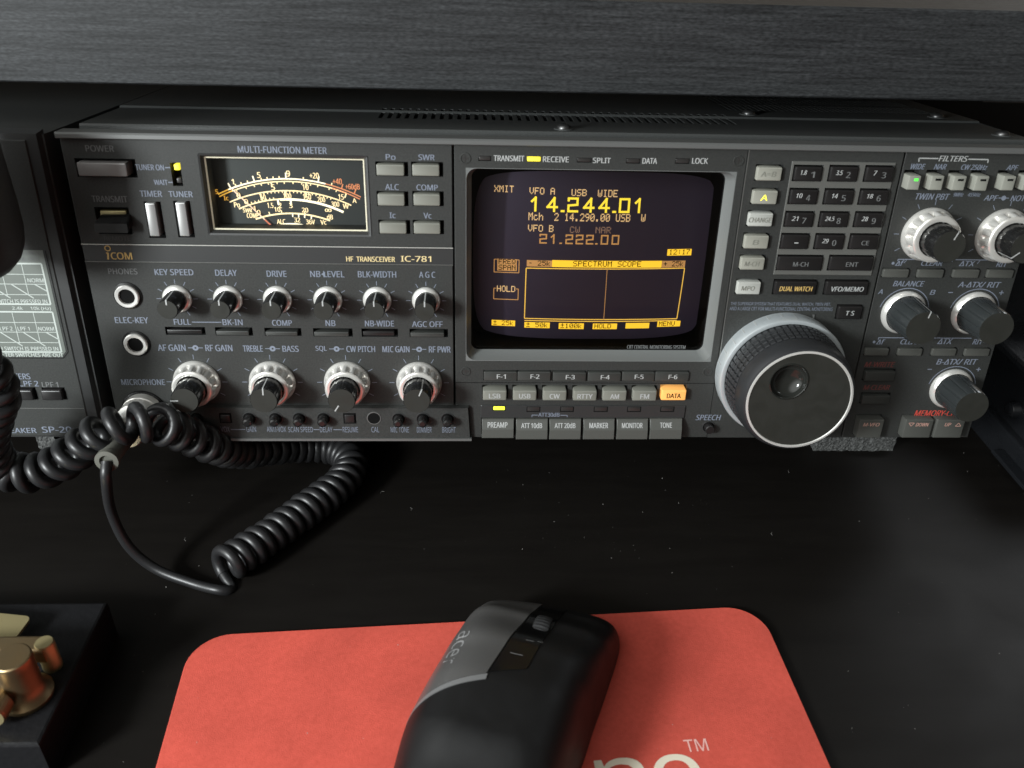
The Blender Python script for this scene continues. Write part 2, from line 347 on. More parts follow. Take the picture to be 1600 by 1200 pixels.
# ---------------------------------------------------------------- the radio
radio = empty("radio_transceiver", (0, 0, RADIO_Z), (LEAN, 0, 0))
tag(radio, 'black amateur radio transceiver with lit amber screen and big tuning dial', 'radio')
holes = {'left_top': [], 'left_low': [], 'crt': [], 'pad': [], 'right': []}
X1 = 162.89; X2 = 290.06; X3 = 358.55; XR = 425.0
ZTOP = 143.41
ZB1 = 97.25; ZB0 = 89.59
def sheet(name, x0, x1, z0, z1, hs, y=0.0, k='panel', depth=5.0, parent=None, back='black', rim=0.35):
    """a panel sheet with rectangular openings, their walls and the dark inside; hs = (cx,cz,w,h)"""
    m = MB()
    R = [(c-w/2, c+w/2, d-h/2, d+h/2) for c, d, w, h in hs]
    xs = sorted({x0+rim, x1-rim, *[round(v, 4) for r in R for v in r[:2] if x0 < v < x1]}); zs = sorted({z0+rim, z1-rim, *[round(v, 4) for r in R for v in r[2:] if z0 < v < z1]})
    # rows are merged along x where no opening interrupts them
    pts = {}; V = []
    def vi(a, c):
        if (a, c) not in pts: pts[(a, c)] = len(V); V.append((a, y, c))
        return pts[(a, c)]
    F = []
    for c0, c1 in zip(zs, zs[1:]):
        cm = (c0+c1)/2
        for a0, a1 in zip(xs, xs[1:]):
            am = (a0+a1)/2
            if any(r[0] < am < r[1] and r[2] < cm < r[3] for r in R): continue
            F.append((vi(a0, c0), vi(a1, c0), vi(a1, c1), vi(a0, c1)))
    m.add(V, F, k)
    if rim:
        o1 = [(x0+rim, z0+rim), (x1-rim, z0+rim), (x1-rim, z1-rim), (x0+rim, z1-rim)]; o0 = [(x0, z0), (x1, z0), (x1, z1), (x0, z1)]
        m.loft([(o0, y+depth), (o0, y+rim), (o1, y)], k, cap1=False)
    for a0, a1, c0, c1 in R:
        p = [(a0, c0), (a1, c0), (a1, c1), (a0, c1)]
        m.loft([(p, y+depth), (p, y)], 'panel_dark', cap1=False)
    D = [r for r in R if (r[1]-r[0])*(r[3]-r[2]) > 1500 and name == "front_panel"]      # deep openings (meter, tube) go through the back plate
    if not D: m.box(x0, x1, y+depth, y+depth+1, z0, z1, back)
    else:
        r = D[0]
        for a0, a1, c0, c1 in ((x0, r[0], z0, z1), (r[1], x1, z0, z1), (r[0], r[1], z0, r[2]), (r[0], r[1], r[3], z1)): m.box(a0, a1, y+depth, y+depth+1, c0, c1, back)
    return m

prt = {'left': MB(), 'crt': MB(), 'pad': MB(), 'right': MB()}      # printed lettering per panel section
def label(sec, st, box, k='print', shear=0.0, y=-0.12, bold=0.009): prt[sec].text(st, box, y, k, shear, bold)

# --- chassis and top cover
b = MB()
b.box(2, 423, 34, 405, 1.5, 141, 'chassis')
b.box(0.5, 424.5, 6.2, 36, 139.5, 142, 'chassis'); b.box(0.5, 424.5, 5.4, 36, 0.4, 2.2, 'chassis'); b.box(0.3, 1.8, 4.5, 36, 0.5, 142, 'chassis'); b.box(XR-1.8, XR-0.3, 5.4, 36, 0.5, 142, 'chassis')
b.build("chassis", radio, smooth=0)
slots = []
x = 127.2
for i in range(42):
    slots.append((x+i*4.16, 63.5, 1.9, 25))
slots2 = []
for r in range(3):
    for i in range(36):
        slots2.append((306+i*3.1, 102+r*26, 1.5, 21))
cov = MB()
def topsheet(m, x0, x1, y0, y1, z, hs, k):
    R = [(c-w/2, c+w/2, max(d-h/2, y0), min(d+h/2, y1)) for c, d, w, h in hs if d+h/2 > y0 and d-h/2 < y1]
    xs = sorted({x0, x1, *[v for r in R for v in r[:2]]}); ys = sorted({y0, y1, *[v for r in R for v in r[2:]]})
    V = []; F = []; pts = {}
    def vi(a, c):
        if (a, c) not in pts: pts[(a, c)] = len(V); V.append((a, c, z))
        return pts[(a, c)]
    for c0, c1 in zip(ys, ys[1:]):
        for a0, a1 in zip(xs, xs[1:]):
            if any(r[0] < (a0+a1)/2 < r[1] and r[2] < (c0+c1)/2 < r[3] for r in R): continue
            F.append((vi(a0, c0), vi(a1, c0), vi(a1, c1), vi(a0, c1)))
    m.add(V, F, k)
    for a0, a1, c0, c1 in R:
        q = [(a0, c0), (a1, c0), (a1, c1), (a0, c1)]
        m.add([(px, py, z) for px, py in q]+[(px, py, z-2) for px, py in q], [(0, 1, 5, 4), (1, 2, 6, 5), (2, 3, 7, 6), (3, 0, 4, 7)], k)
topsheet(cov, 0, 429, 22, 68.6, 145, slots, 'cover')
topsheet(cov, 0, 429, 69.6, 400, 145.9, slots+slots2, 'cover')
cov.quad([(0, 68.6, 145), (429, 68.6, 145), (429, 69.6, 145.9), (0, 69.6, 145.9)], 'cover')
cov.quad([(0, 21.3, 144.2), (429, 21.3, 144.2), (429, 22, 145), (0, 22, 145)], 'cover')
cov.quad([(0, 21.3, 139), (429, 21.3, 139), (429, 21.3, 144.2), (0, 21.3, 144.2)], 'cover')
for xx, sg in ((0, -1), (429, 1)):
    cov.quad([(xx, 22, 145), (xx, 400, 145.9), (xx+sg*0.8, 400, 144.6), (xx+sg*0.8, 22, 143.8)], 'cover')
    cov.quad([(xx+sg*0.8, 22, 143.8), (xx+sg*0.8, 400, 144.6), (xx+sg*0.8, 400, 4), (xx+sg*0.8, 22, 4)], 'cover')
covo = cov.build("top_cover", radio, smooth=0)
for (px, py, pz) in ((212.5, 29, 145), (420, 33, 145), (312, 78, 145.9), (412, 80, 145.9)):
    s = MB(); s.T = Matrix.Translation((px, py, pz)) @ Matrix.Rotation(-pi/2, 4, 'X')
    s.lathe(0, 0, [(4.6, -0.05), (4.4, -0.4), (3.4, -0.45)], 'cover', 24)
    s.lathe(0, 0, [(3.2, -0.4), (3.1, -1.2), (2.5, -1.9), (1.2, -2.25)], 'screw_steel', 24)
    s.T = Matrix.Translation((px, py, pz+2.27)) @ Matrix.Rotation(radians(25), 4, 'Z')
    s.box(-1.2, 1.2, -0.22, 0.22, 0, 0.05, 'black'); s.box(-0.22, 0.22, -1.2, 1.2, 0.06, 0.11, 'black')
    s.build("screw", covo)

# --- bezel: the grey rail along the top and the black edge round the front
b = MB()
b.loft([([(0, 142.9), (XR, 142.9), (XR, H), (0, H)], 6), ([(0, 142.9), (XR, 142.9), (XR, H), (0, H)], -2.6), ([(0.4, 143.3), (XR-0.4, 143.3), (XR-0.4, H-0.7), (0.4, H-0.7)], -3.3)], 'trim', cap0=True)
b.build("top_rail", radio, smooth=0)

# --- helpers for controls
def push_button(name, box, sec, k, y1=-1.8, slot=True, b_=0.45, pad=(0.5, 1.1, 0.5, 0.5), texts=(), kcap=None, lbl=None):
    cx, cz, w, h = box
    l, r, t, bt = pad[0], pad[1], pad[2], pad[3]
    if slot: holes[sec].append((cx+(r-l)/2, cz+(t-bt)/2, w+l+r, h+t+bt))
    m = MB(); m.key(cx, cz, w, h, 4.5, y1, k, b_, 0.5, kcap)
    for st, bx, kk, sh in texts: m.text(st, bx, y1-0.08, kk, sh)
    return m.build(name, radio, smooth=30, label=lbl)
def knob_ticks(sec, cx, cz, r0, r1, angs, w=0.28, k='print'):
    for a in angs:
        a = radians(a); prt[sec].line((cx+r0*sin(a), cz+r0*cos(a)), (cx+r1*sin(a), cz+r1*cos(a)), w, -0.12, k)
def pointer(m, cx, cz, r0, L, ang, k='white', face=0.5, w=0.55, y0=-3, rtop=None):
    rt = rtop or r0; a = radians(ang); d = Vector((sin(a), cos(a))); n = Vector((cos(a), -sin(a)))*w/2
    q = lambda r, y, sgn: (cx+d.x*r+sgn*n.x, y, cz+d.y*r+sgn*n.y)
    m.quad([q(r0+0.12, y0, -1), q(r0+0.12, y0, 1), q(rt+0.12, -L+0.2, 1), q(rt+0.12, -L+0.2, -1)], k)
    m.quad([q(rt+0.12, -L+0.2, -1), q(rt+0.12, -L+0.2, 1), q(rt-0.25, -L-0.12, 1), q(rt-0.25, -L-0.12, -1)], k)
    m.quad([q(rt-0.25, -L-0.12, -1), q(rt-0.25, -L-0.12, 1), q(rt*face, -L-0.12, 1), q(rt*face, -L-0.12, -1)], k)
def small_knob(cx, cz, ang=0):
    m = MB(); m.lathe(cx, cz, [(6.5, 0), (6.5, -0.7), (6.0, -1.5), (5.1, -2.2), (4.4, -2.3)], 'alum', 40, cap=False)
    sk = m.build("control_knob", radio)
    c = MB(); c.lathe(cx, cz, [(4.95, -1.6), (4.95, -3), (4.5, -13.4), (4.2, -14)], 'knob_black', 40, kcap='knob_face')
    pointer(c, cx, cz, 4.95, 14, ang, rtop=4.45)
    c.build("knob_cap", sk)
def scallop(n, amt):
    return lambda a, r, y: r*(1-amt*(0.5-0.5*cos(n*a))**2) if -7.9 < y < -3.0 else r
def dual_knob(cx, cz, ang, R=10.9, rc=6.6, L=19.5, yd=0):
    m = MB(); m.lathe(cx, cz, [(R, 0), (R, -0.9), (R-0.25, -1.6), (R-0.7, -2.2), (R-0.95, -2.8), (R-1.05, -3.6), (R-1.25, -6.6), (R-1.5, -7.5), (R-1.6, -8.2), (R-2.0, -8.7), (R-2.8, -8.9), (rc+0.5, -8.7), (rc+0.4, -6)], 'chrome', 168, cap=False, mod=scallop(14, 0.13))
    sk = m.build("dual_knob", radio, smooth=50)
    c = MB(); c.lathe(cx, cz, [(rc, -6), (rc, -9.2), (rc-0.25, -L+0.7), (rc-0.65, -L)], 'knob_black', 90, kcap='knob_face', mod=lambda a, r, y: r*(1-0.03*max(0, cos(12*a))**6) if y > -L+0.5 else r)
    pointer(c, cx, cz, rc, L, ang, y0=-9.5, rtop=rc-0.25, face=0.45)
    c.build("knob_cap", sk)
def fluted_knob(cx, cz, ang=None, R=10.6, rc=8.9, L=20):
    m = MB(); m.lathe(cx, cz, [(R, 0), (R, -0.8), (R-0.6, -1.8), (rc+0.2, -2.6)], 'alum', 64, cap=False)
    sk = m.build("fluted_knob", radio)
    c = MB(); c.lathe(cx, cz, [(rc, -2), (rc, -3), (rc-0.7, -L+0.9), (rc-1.1, -L)], 'knob_grey', 120, kcap='knob_face', mod=lambda a, r, y: r*(1-0.045*max(0, cos(12*a))**8) if y > -L+0.5 else r)
    if ang is not None: pointer(c, cx, cz, rc, L, ang, y0=-3, rtop=rc-0.75, face=0.62)
    c.build("knob_cap", sk)

# --- left section, upper part
def jack(cx, cz):
    m = MB(); m.lathe(cx, cz, [(6.4, 0), (6.3, -0.5), (5.4, -0.7)], 'knob_black', 40, cap=False)
    m.lathe(cx, cz, [(5.4, -0.5), (5.3, -1.6), (4.9, -2.0), (3.7, -1.9), (3.5, -1.4), (3.5, 6)], 'alum', 40, kcap='black'); m.lathe(cx, cz, [(3.55, -0.9), (3.5, -0.85)], 'black', 40)
    m.build("headphone_jack", radio)
m = MB()
bx = (16.61, 130.48, 20.19, 5.71)
holes['left_top'].append((17.19, 130.58, 24.84, 7.75))
m = MB(); m.key(*bx, 5, -3.0, 'power_btn', 0.5, 0.6); m.build("power_button", radio, smooth=30)
label('left', "POWER", (16.05, 138.63, 11.51, 2.62), 'dim_print')
label('left', "TRANSMIT", (16.25, 117.45, 14.77, 2.76), 'dim_print')
label('left', "TUNER ON", (35.24, 131.14, 11.67, 2.41), 'print'); label('left', "WAIT", (38.89, 124.88, 5.62, 2.17), 'print')
prt['left'].line((41.59, 131.11), (43.71, 131.14), 0.4, -0.12, 'print'); prt['left'].line((41.97, 124.92), (43.84, 124.95), 0.4, -0.12, 'print')
holes['left_top'].append((45.94, 128.26, 4.27, 9.85))
m = MB(); m.key(*(46.46, 131.31, 2.26, 2.41), 4, -0.2, 'led_yellow', 0.3, 0.3); m.key(*(46.34, 125.53, 2.14, 2.17), 4, 0.8, 'led_off', 0.3, 0.3)
m.build("tuner_lamp", radio)
label('left', "TIMER", (33.97, 119.96, 9.14, 2.61)); label('left', "TUNER", (46.45, 119.93, 9.98, 2.48))
label('left', "REMOTE", (16.39, 100.17, 11.24, 2.01), 'faint_print')
for hb, bb in (((34.32, 108.56, 8.18, 16.1), (33.84, 109.09, 3.66, 14.74)), ((46.78, 109, 7.38, 16.11), (46.68, 109.39, 3.8, 15.04))):
    w = 4.86
    holes['left_top'].append((hb[0]-0.5, hb[1], 7.2, hb[3]))
    m = MB(); m.key(bb[0]-0.4, bb[1], 4.2, bb[3]-0.3, 5, -2.2, 'silver_btn', 0.35, 0.3); m.build("slide_switch", radio, smooth=30)
# transmit rocker
hb = (16.15, 107.94, 14.39, 11.86); holes['left_top'].append(hb)
m = MB(); bb = (16.12, 110.79, 11.1, 2.24); m.key(bb[0]+0.3, bb[1], bb[2], bb[3]+0.6, 5, 0.4, 'plate', 0.3, 0.3)
bb = (17.22, 107.26, 13.42, 6.99)
m.loft([(rr(bb[0]+0.6, bb[1]+1.5, bb[2]-1, bb[3]-2, 0.6), 5), (rr(bb[0]+0.6, bb[1]+0.8, bb[2]-1, bb[3]-1.5, 0.6), -2), (rr(bb[0], bb[1]-0.8, bb[2]+0.4, bb[3]-3, 0.6), -6.5)], 'knob_black')
m.build("transmit_switch", radio, smooth=30)

# --- meter
mo = (91.2, 119.74, 69.38, 33.66)
holes['left_top'].append(mo)
MD = 10.5
b = MB()
cx, cz, w, h = mo
b.loft([(rr(cx, cz, w+1.6, h+1.6, 0.6), -0.05), (rr(cx, cz, w+1.4, h+1.4, 0.6), -0.35), (rr(cx, cz, w-0.2, h-0.2, 0.4), -0.1), (rr(cx, cz, w-2.2, h-2.2, 0.3), 2.2)], 'panel_dark', cap1=False)
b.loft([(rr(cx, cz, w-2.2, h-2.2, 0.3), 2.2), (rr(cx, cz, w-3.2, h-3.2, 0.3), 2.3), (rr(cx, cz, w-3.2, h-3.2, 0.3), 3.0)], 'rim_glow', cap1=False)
b.loft([(rr(cx, cz, w-3.2, h-3.2, 0.3), 3.0), (rr(cx, cz, w-3.2, h-3.2, 0.3), MD)], 'meter_face', cap1=False)
b.fr(cx, cz, w-3.0, h-3.0, MD, 'meter_face')
meter = b.build("panel_meter", radio, smooth=30)
sc = MB()
def arc_pts(p0, pm, p1, n=40):
    (x0, z0), (x1, z1), (x2, z2) = p0, pm, p1
    A = x1-x0; B = z1-z0; C = x2-x0; D = z2-z0; E = (A*(x0+x1)+B*(z0+z1)); F = (C*(x0+x2)+D*(z0+z2)); G = 2*(A*(z2-z1)-B*(x2-x1))
    ox = (D*E-B*F)/G; oz = (A*F-C*E)/G; r = hypot(x0-ox, z0-oz)
    a0 = atan2(x0-ox, z0-oz); a1 = atan2(x2-ox, z2-oz)
    f = lambda t, dr=0: (ox+(r+dr)*sin(a0+(a1-a0)*t), oz+(r+dr)*cos(a0+(a1-a0)*t))
    return f
YM = MD-0.1
A1 = arc_pts((59.05, 117.53), (90.49, 124.8), (121.59, 117.18))
A2 = arc_pts((63.72, 114.1), (90.29, 119.59), (117.13, 113.38))
A3 = arc_pts((67.43, 111.14), (90.8, 115.9), (113.54, 110.44))
A4 = arc_pts((74.3, 106.59), (90.78, 109.42), (107.29, 106.28))
def arc(A, t0, t1, dr, w, k, n=30):
    pts = [A(t0+(t1-t0)*i/n, dr) for i in range(n+1)]; sc.poly(pts, w, YM, k)
arc(A1, 0, 0.08, 0, 0.55, 'scale_amber'); arc(A1, 0.08, 0.75, 0, 0.6, 'scale_hot'); arc(A1, 0.75, 1, 0, 0.5, 'scale_red')
arc(A1, 0, 0.1, -1.1, 0.5, 'scale_amber'); arc(A1, 0.1, 0.9, -1.15, 0.5, 'scale'); arc(A1, 0.8, 1, -1.1, 0.5, 'scale_red')
arc(A2, 0, 1, 0, 0.55, 'scale'); arc(A3, 0, 0.5, 0, 0.6, 'scale'); arc(A3, 0.4, 1, -0.2, 1.0, 'scale_hot'); arc(A4, 0, 1, 0, 0.7, 'scale')
def ticks(A, ts, d0, d1, w, k):
    for t in ts: sc.line(A(t, d0), A(t, d1), w, YM, k)
ticks(A1, (0.10, 0.27, 0.485, 0.70), 0, 2.6, 0.55, 'scale_hot'); ticks(A1, (0.14, 0.18, 0.225, 0.32, 0.36, 0.40, 0.44, 0.60, 0.79), 0.2, 1.2, 0.5, 'scale')
ticks(A1, (0.86, 0.95), 0, 2.2, 0.5, 'scale_red'); ticks(A1, (0.13, 0.2, 0.26, 0.31, 0.36, 0.42, 0.47, 0.53, 0.59, 0.65, 0.70, 0.78, 0.83), -1.2, -2.2, 0.45, 'scale')
ticks(A1, (0.38, 0.62, 0.9), -1.2, -3.4, 0.6, 'scale')
ticks(A2, [0.26+0.03*i for i in range(20)], 0, -1.0, 0.4, 'scale'); ticks(A2, (0.26, 0.46, 0.63), 0, -2.6, 0.6, 'scale')
ticks(A3, [0.1+0.035*i for i in range(8)], 0, 1.0, 0.4, 'scale'); ticks(A3, (0.38, 0.5), 0, -2.6, 0.8, 'scale_hot')
ticks(A4, (0.2, 0.36, 0.66), 0, 1.6, 0.45, 'scale'); ticks(A4, (0.5, 0.58, 0.66, 0.75), 0, -1.6, 0.5, 'scale_hot')
def mt(st, x, y, hpx=7, wpx=None, k='scale', rot=0):
    pass
for st, bx, k in (("S", (58.59, 118.71, 1.39, 1.98), 'scale_amber'), ("Ic", (62.41, 115.93, 1.95, 1.99), 'scale_amber'), ("Po", (66.81, 112.99, 2.52, 2.3), 'scale'),
                  ("SWR", (71.15, 110.54, 3.94, 1.88), 'scale'), ("COMP", (73.15, 108.25, 5.08, 2.18), 'scale'), ("1", (66.14, 123.18, 0.97, 2.24), 'scale'),
                  ("5", (77.75, 126.28, 1.38, 2.51), 'scale'), ("9", (90.49, 127.1, 1.53, 2.65), 'scale'), ("+20", (101.74, 126.36, 3.9, 2.52), 'scale'),
                  ("+40", (111.6, 123.98, 3.92, 2.53), 'scale_red'), ("+60dB", (118.19, 121.82, 6.18, 2.55), 'scale_red'), ("5", (83.39, 121.04, 1.53, 2.54), 'scale'),
                  ("10", (97.56, 121.24, 2.52, 2.54), 'scale'), ("15", (112.84, 117.13, 2.26, 2.43), 'scale'), ("A", (118.67, 115.56, 1.7, 2.01), 'scale'),
                  ("50", (78.54, 116.58, 2.24, 2.28), 'scale'), ("100", (89.24, 117.3, 3.37, 2.28), 'scale'), ("150", (97.91, 116.99, 3.37, 2.57), 'scale'), ("200", (104.01, 115.79, 3.38, 2.29), 'scale'),
                  ("300", (110.08, 113.86, 3.4, 2.3), 'scale'), ("W", (114.7, 112.99, 2.55, 2.17), 'scale'), ("0", (67.94, 117.29, 1.54, 2.27), 'scale'), ("0", (70.97, 114.48, 1.54, 2.29), 'scale'), ("1", (74.2, 111.37, 0.84, 2.31), 'scale'),
                  ("1.5", (81.38, 112.9, 2.53, 2.3), 'scale'), ("2", (85.68, 112.96, 1.27, 2.3), 'scale'), ("3", (90.4, 113.02, 1.41, 2.3), 'scale'), ("10", (84.31, 111.14, 2.54, 2.17), 'scale'),
                  ("20", (96.51, 111.01, 2.69, 2.17), 'scale'), ("∞", (106.77, 111.08, 2.84, 1.45), 'scale'), ("dB", (107.27, 108.03, 2.56, 2.34), 'scale'), ("0", (75.98, 109.66, 1.41, 2.32), 'scale'),
                  ("ALC", (85.47, 105.64, 3.69, 2.2), 'scale'), ("32", (92.65, 106.46, 2.56, 2.19), 'scale'), ("36V", (98.48, 105.66, 3.85, 2.2), 'scale'), ("Vc", (104.24, 105.58, 2.57, 2.2), 'scale')):
    sc.text(st, bx, YM-0.05, k, 0, 0.02)
hc = (90.12, 102.07)
sc.add([(hc[0]+8.2*cos(pi*i/24), YM-0.3, hc[1]+0.5+2.5*sin(pi*i/24)) for i in range(25)], [tuple(reversed(range(25)))], 'scale_hot')
sc.build("meter_scale", meter, smooth=0)
nd = MB(); nb = (82.97, 102.21); nt_ = (65.55, 120.5)
nd.line(nb, ((nb[0]*0.75+nt_[0]*0.25), (nb[1]*0.75+nt_[1]*0.25)), 0.6, MD-1.4, 'needle'); nd.line(((nb[0]*0.75+nt_[0]*0.25), (nb[1]*0.75+nt_[1]*0.25)), nt_, 0.55, MD-1.4, 'needle_lit')
nd.build("meter_needle", meter, smooth=0)
g = MB(); g.fr(cx, cz, w-3.2, h-3.2, 2.8, 'glass'); g.build("meter_glass", meter, smooth=0)
label('left', "MULTI-FUNCTION METER", (91.25, 139.25, 36.88, 2.77))

for st, tb, bb in (("Po", (136.43, 136.99, 4.05, 2.41), (136.16, 131.72, 11.78, 4.72)), ("SWR", (151.58, 137.09, 6.78, 2.41), (151.21, 131.82, 11.55, 4.81)),
                   ("ALC", (136.49, 124.3, 5.76, 2.62), (136, 118.95, 11.55, 5.09)), ("COMP", (151.59, 124.31, 9.08, 2.49), (151.36, 119.16, 11.45, 5.1)),
                   ("Ic", (136.29, 111.92, 2.51, 2.56), (136.35, 106.45, 11.72, 4.88)), ("Vc", (151.48, 111.98, 3.35, 2.56), (151.24, 106.55, 11.63, 4.94))):
    label('left', st, tb); push_button("meter_button", bb, 'left_top', 'key_olive', -1.5, pad=(0.5, 1.6, 1.0, 0.4))

# --- name band
label('left', "COM", (16.54, 92.06, 9, 3.22), 'gold', y=0.35)
prt['left'].line((10.53, 90.38), (10.98, 93.46), 0.75, 0.34, 'gold'); prt['left'].line((10.14, 93.36), (11.08, 93.37), 0.5, 0.33, 'gold')
c0 = (11.18, 95.47)
for i in range(20):
    a, c = 2*pi*i/20, 2*pi*(i+1)/20
    prt['left'].line((c0[0]+1.15*sin(a), c0[1]+1.15*cos(a)), (c0[0]+1.15*sin(c), c0[1]+1.15*cos(c)), 0.45, 0.34, 'gold')
label('left', "HF  TRANSCEIVER", (125.71, 91.76, 21.61, 2.38), 'goldp', y=0.35, bold=0.004); label('left', "IC-781", (145.95, 92.12, 13.42, 2.68), 'goldp', y=0.35, bold=0.018)

# --- left section, lower part
for px, (tb, st) in zip(((37.98, 72.64), (60.63, 72.52), (82.84, 72.4), (105.5, 72.29), (127.83, 72.38), (150.11, 72.35)),
                  (((38.41, 84.97, 16.84, 2.84), "KEY SPEED"), ((61.23, 84.9, 9.45, 2.85), "DELAY"), ((83.53, 84.67, 8.66, 2.86), "DRIVE"), ((106.07, 84.74, 15.12, 2.86), "NB◄LEVEL"),
                   ((128.3, 84.81, 17.06, 2.87), "BLK-WIDTH"), ((150.8, 84.88, 7.21, 2.88), "A G C"))):
    small_knob(px[0], 72.4); st2 = st.replace("◄", " ")
    label('left', st2, tb)
    if "◄" in st: x0, z0 = (104.21, 84.65); prt['left'].quad([(x0-0.9, -0.14, z0), (x0+0.9, -0.14, z0-1.2), (x0+0.9, -0.14, z0+1.2)], 'print')
    knob_ticks('left', px[0], 72.4, 7.2, 9.2, (-150, -120, -90, -60, -30, 0, 30, 60, 90, 120, 150))
for st, tb, hb in (("FULL", (38.59, 61.13, 7.5, 2.84), (39.31, 56.62, 18.12, 3.99)), ("BK-IN", (61.27, 61.14, 8.99, 2.85), (61.37, 56.52, 17.05, 4.16)), ("COMP", (83.7, 60.98, 8.89, 2.86), (83.71, 56.43, 16.85, 4.01)),
                   ("NB", (105.83, 60.98, 4.4, 2.86), (106.62, 56.34, 18.13, 4.18)), ("NB-WIDE", (128.31, 60.98, 13.26, 2.87), (128.25, 56.33, 16.89, 4.19)), ("AGC OFF", (150.39, 60.82, 14.07, 2.88), (150.97, 56.32, 17.87, 4.2))):
    label('left', st, tb)
    holes['left_low'].append(hb)
    m = MB(); m.key(hb[0]-0.7, hb[1]-0.75, hb[2]-2.2, hb[3]-2.0, 4.5, 0.6 if st in ("FULL", "NB-WIDE") else -0.5, 'key_black' if st in ("FULL", "NB-WIDE") else 'key_dgrey', 0.3, 0.3)
    m.build("lock_button", radio, smooth=30)
prt['left'].line((42.9, 61.07), (56.2, 61.07), 0.4, -0.12, 'print')
DK = (((41.04, 30.81), -92, (42.56, 48.2, 33.98, 3.25), "AF GAIN", "RF GAIN", (42.71, 48.2)), ((76.38, 30.61), 2, (77.3, 47.99, 25.56, 3.1), "TREBLE", "BASS", (78.12, 48.08)),
      ((111.62, 30.57), -148, (111.84, 48.02, 27.55, 3.11), "SQL", "CW PITCH", (107.76, 48.08)), ((145.88, 30.52), 22, (145.1, 48.04, 31.82, 3.13), "MIC GAIN", "RF PWR", (146.31, 48.3)))
for px, ang, tb, s1, s2, mk in DK:
    dual_knob(px[0], 30.6, ang)
    knob_ticks('left', px[0], 30.6, 11.8, 14.2, (-120, -90, -60, -30, 0, 30, 60, 90, 120))
    cx, cz, w, h = tb; x0, x1 = cx-w/2, cx+w/2; g = 4.6
    w1 = mk[0]-g-x0; w2 = x1-mk[0]-g
    label('left', s1, (x0+w1/2, cz, w1, h)); label('left', s2, (x1-w2/2, cz, w2, h))
    prt['left'].line((mk[0]-3.4, cz), (mk[0]+3.4, cz), 0.35, -0.12, 'print')
    prt['left'].add([(mk[0]+1.4*sin(2*pi*i/16), -0.13, cz+1.4*cos(2*pi*i/16)) for i in range(16)], [tuple(range(16))], 'print')
    prt['left'].add([(mk[0]+0.5*sin(2*pi*i/10), -0.16, cz+0.5*cos(2*pi*i/10)) for i in range(10)], [tuple(range(10))], 'panel')
p = (16.34, 73.68); jack(p[0], p[1]); p = (16.19, 50.15); jack(p[0], p[1])
label('left', "PHONES", (16.08, 85.12, 12.56, 2.68), 'dim_print'); label('left', "ELEC-KEY", (15.94, 61.83, 14.76, 2.98)); label('left', "MICROPHONE", (15.91, 30.38, 20.04, 3.03))
m = MB(); m.lathe(14.2, 15.4, [(10.4, 0), (10.3, -0.8), (9.3, -1.0)], 'knob_black', 48, cap=False); m.lathe(14.2, 15.4, [(9.3, -0.6), (9.2, -5), (8.6, -5.6), (6, -5.6)], 'chrome', 48); m.build("microphone_socket", radio)

# lower strip of trimmers
ST = -2.6
z1 = 17.97; xe0 = 169.22; xe1 = 169.87
b = MB()
o0 = [(6, 0.3), (xe1+1.0, 0.3), (xe0+0.6, z1+0.4), (6, z1+0.4)]; o1 = [(6.3, 1.6), (xe1+0.4, 1.6), (xe0, z1), (6.3, z1)]
b.loft([(o0, 3), (o0, -0.4), (o1, ST)], 'panel')
b.loft([([(6, 0.2), (xe1+1.2, 0.2), (xe1+1.2, 1.5), (6, 1.5)], 3), ([(6, 0.2), (xe1+1.2, 0.2), (xe1+1.2, 1.5), (6, 1.5)], -3.4)], 'trim')
strip = b.build("trimmer_strip", radio, smooth=0)
tl = MB()
for px, kind in (((39.23, 12.22), 0), ((64.15, 12.43), 0), ((76.64, 12.41), 0), ((87.96, 12.43), 0), ((99.6, 12.38), 0), ((123.74, 12.52), 1), ((135.66, 12.22), 0), ((147.44, 12.23), 0), ((159.38, 12.25), 0)):
    m = MB()
    m.lathe(px[0], px[1], [(3.5, ST-0.02), (3.4, ST-0.25), (3.05, ST-0.28), (3.0, ST-0.05)], 'panel_dark' if kind == 0 else 'trim', 28, kcap='black'); m.lathe(px[0], px[1], [(3.1, ST-0.16), (3.0, ST-0.15)], 'black', 28)
    if kind == 0:
        m.lathe(px[0], px[1], [(2.4, ST-0.06), (2.4, ST-4.6), (2.0, ST-5.3), (1.2, ST-5.6)], 'knob_black', 28)
    m.build("trimmer_knob" if kind == 0 else "trimmer_hole", strip)
for bb in ((112.05, 12.4, 6.16, 5.82), (52.76, 12.49, 5.77, 5.43)):
    m = MB(); m.fr(*bb, ST-0.04, 'black'); m.key(bb[0], bb[1], bb[2]-1.4, bb[3]-1.4, ST, ST-0.8, 'key_black', 0.3, 0.3); m.build("trimmer_button", strip)
for st, bb in (("ANTI-VOX", (76.36, 6.35, 9.22, 3.02)), ("SCAN SPEED", (87.96, 6.21, 11.87, 2.96)), ("DELAY", (100.31, 6.22, 6.03, 2.96)), ("RESUME", (111.99, 6.19, 7.44, 3.04)),
               ("CAL", (124.09, 6.2, 3.73, 3.04)), ("MIC TONE", (135.99, 6.14, 8.88, 3.05)), ("DIMMER", (147.93, 6.11, 7.19, 3.05)), ("BRIGHT", (159.98, 6.07, 6.58, 3.09)),
               ("VOX", (51.84, 6.33, 4.28, 3.02)), ("GAIN", (64.24, 6.34, 4.6, 3.02)), ("DELAY", (38.75, 6.5, 6.09, 3.01))):
    tl.text(st, bb, ST-0.1, 'print', 0, 0.0)
for a, c in (((94.21, 6.2), (96.99, 6.2)), ((103.78, 6.17), (107.96, 6.14)), ((54.58, 6.24), (61.32, 6.25))): tl.line(a, c, 0.35, ST-0.1, 'print')
tl.build("strip_lettering", strip, smooth=0)

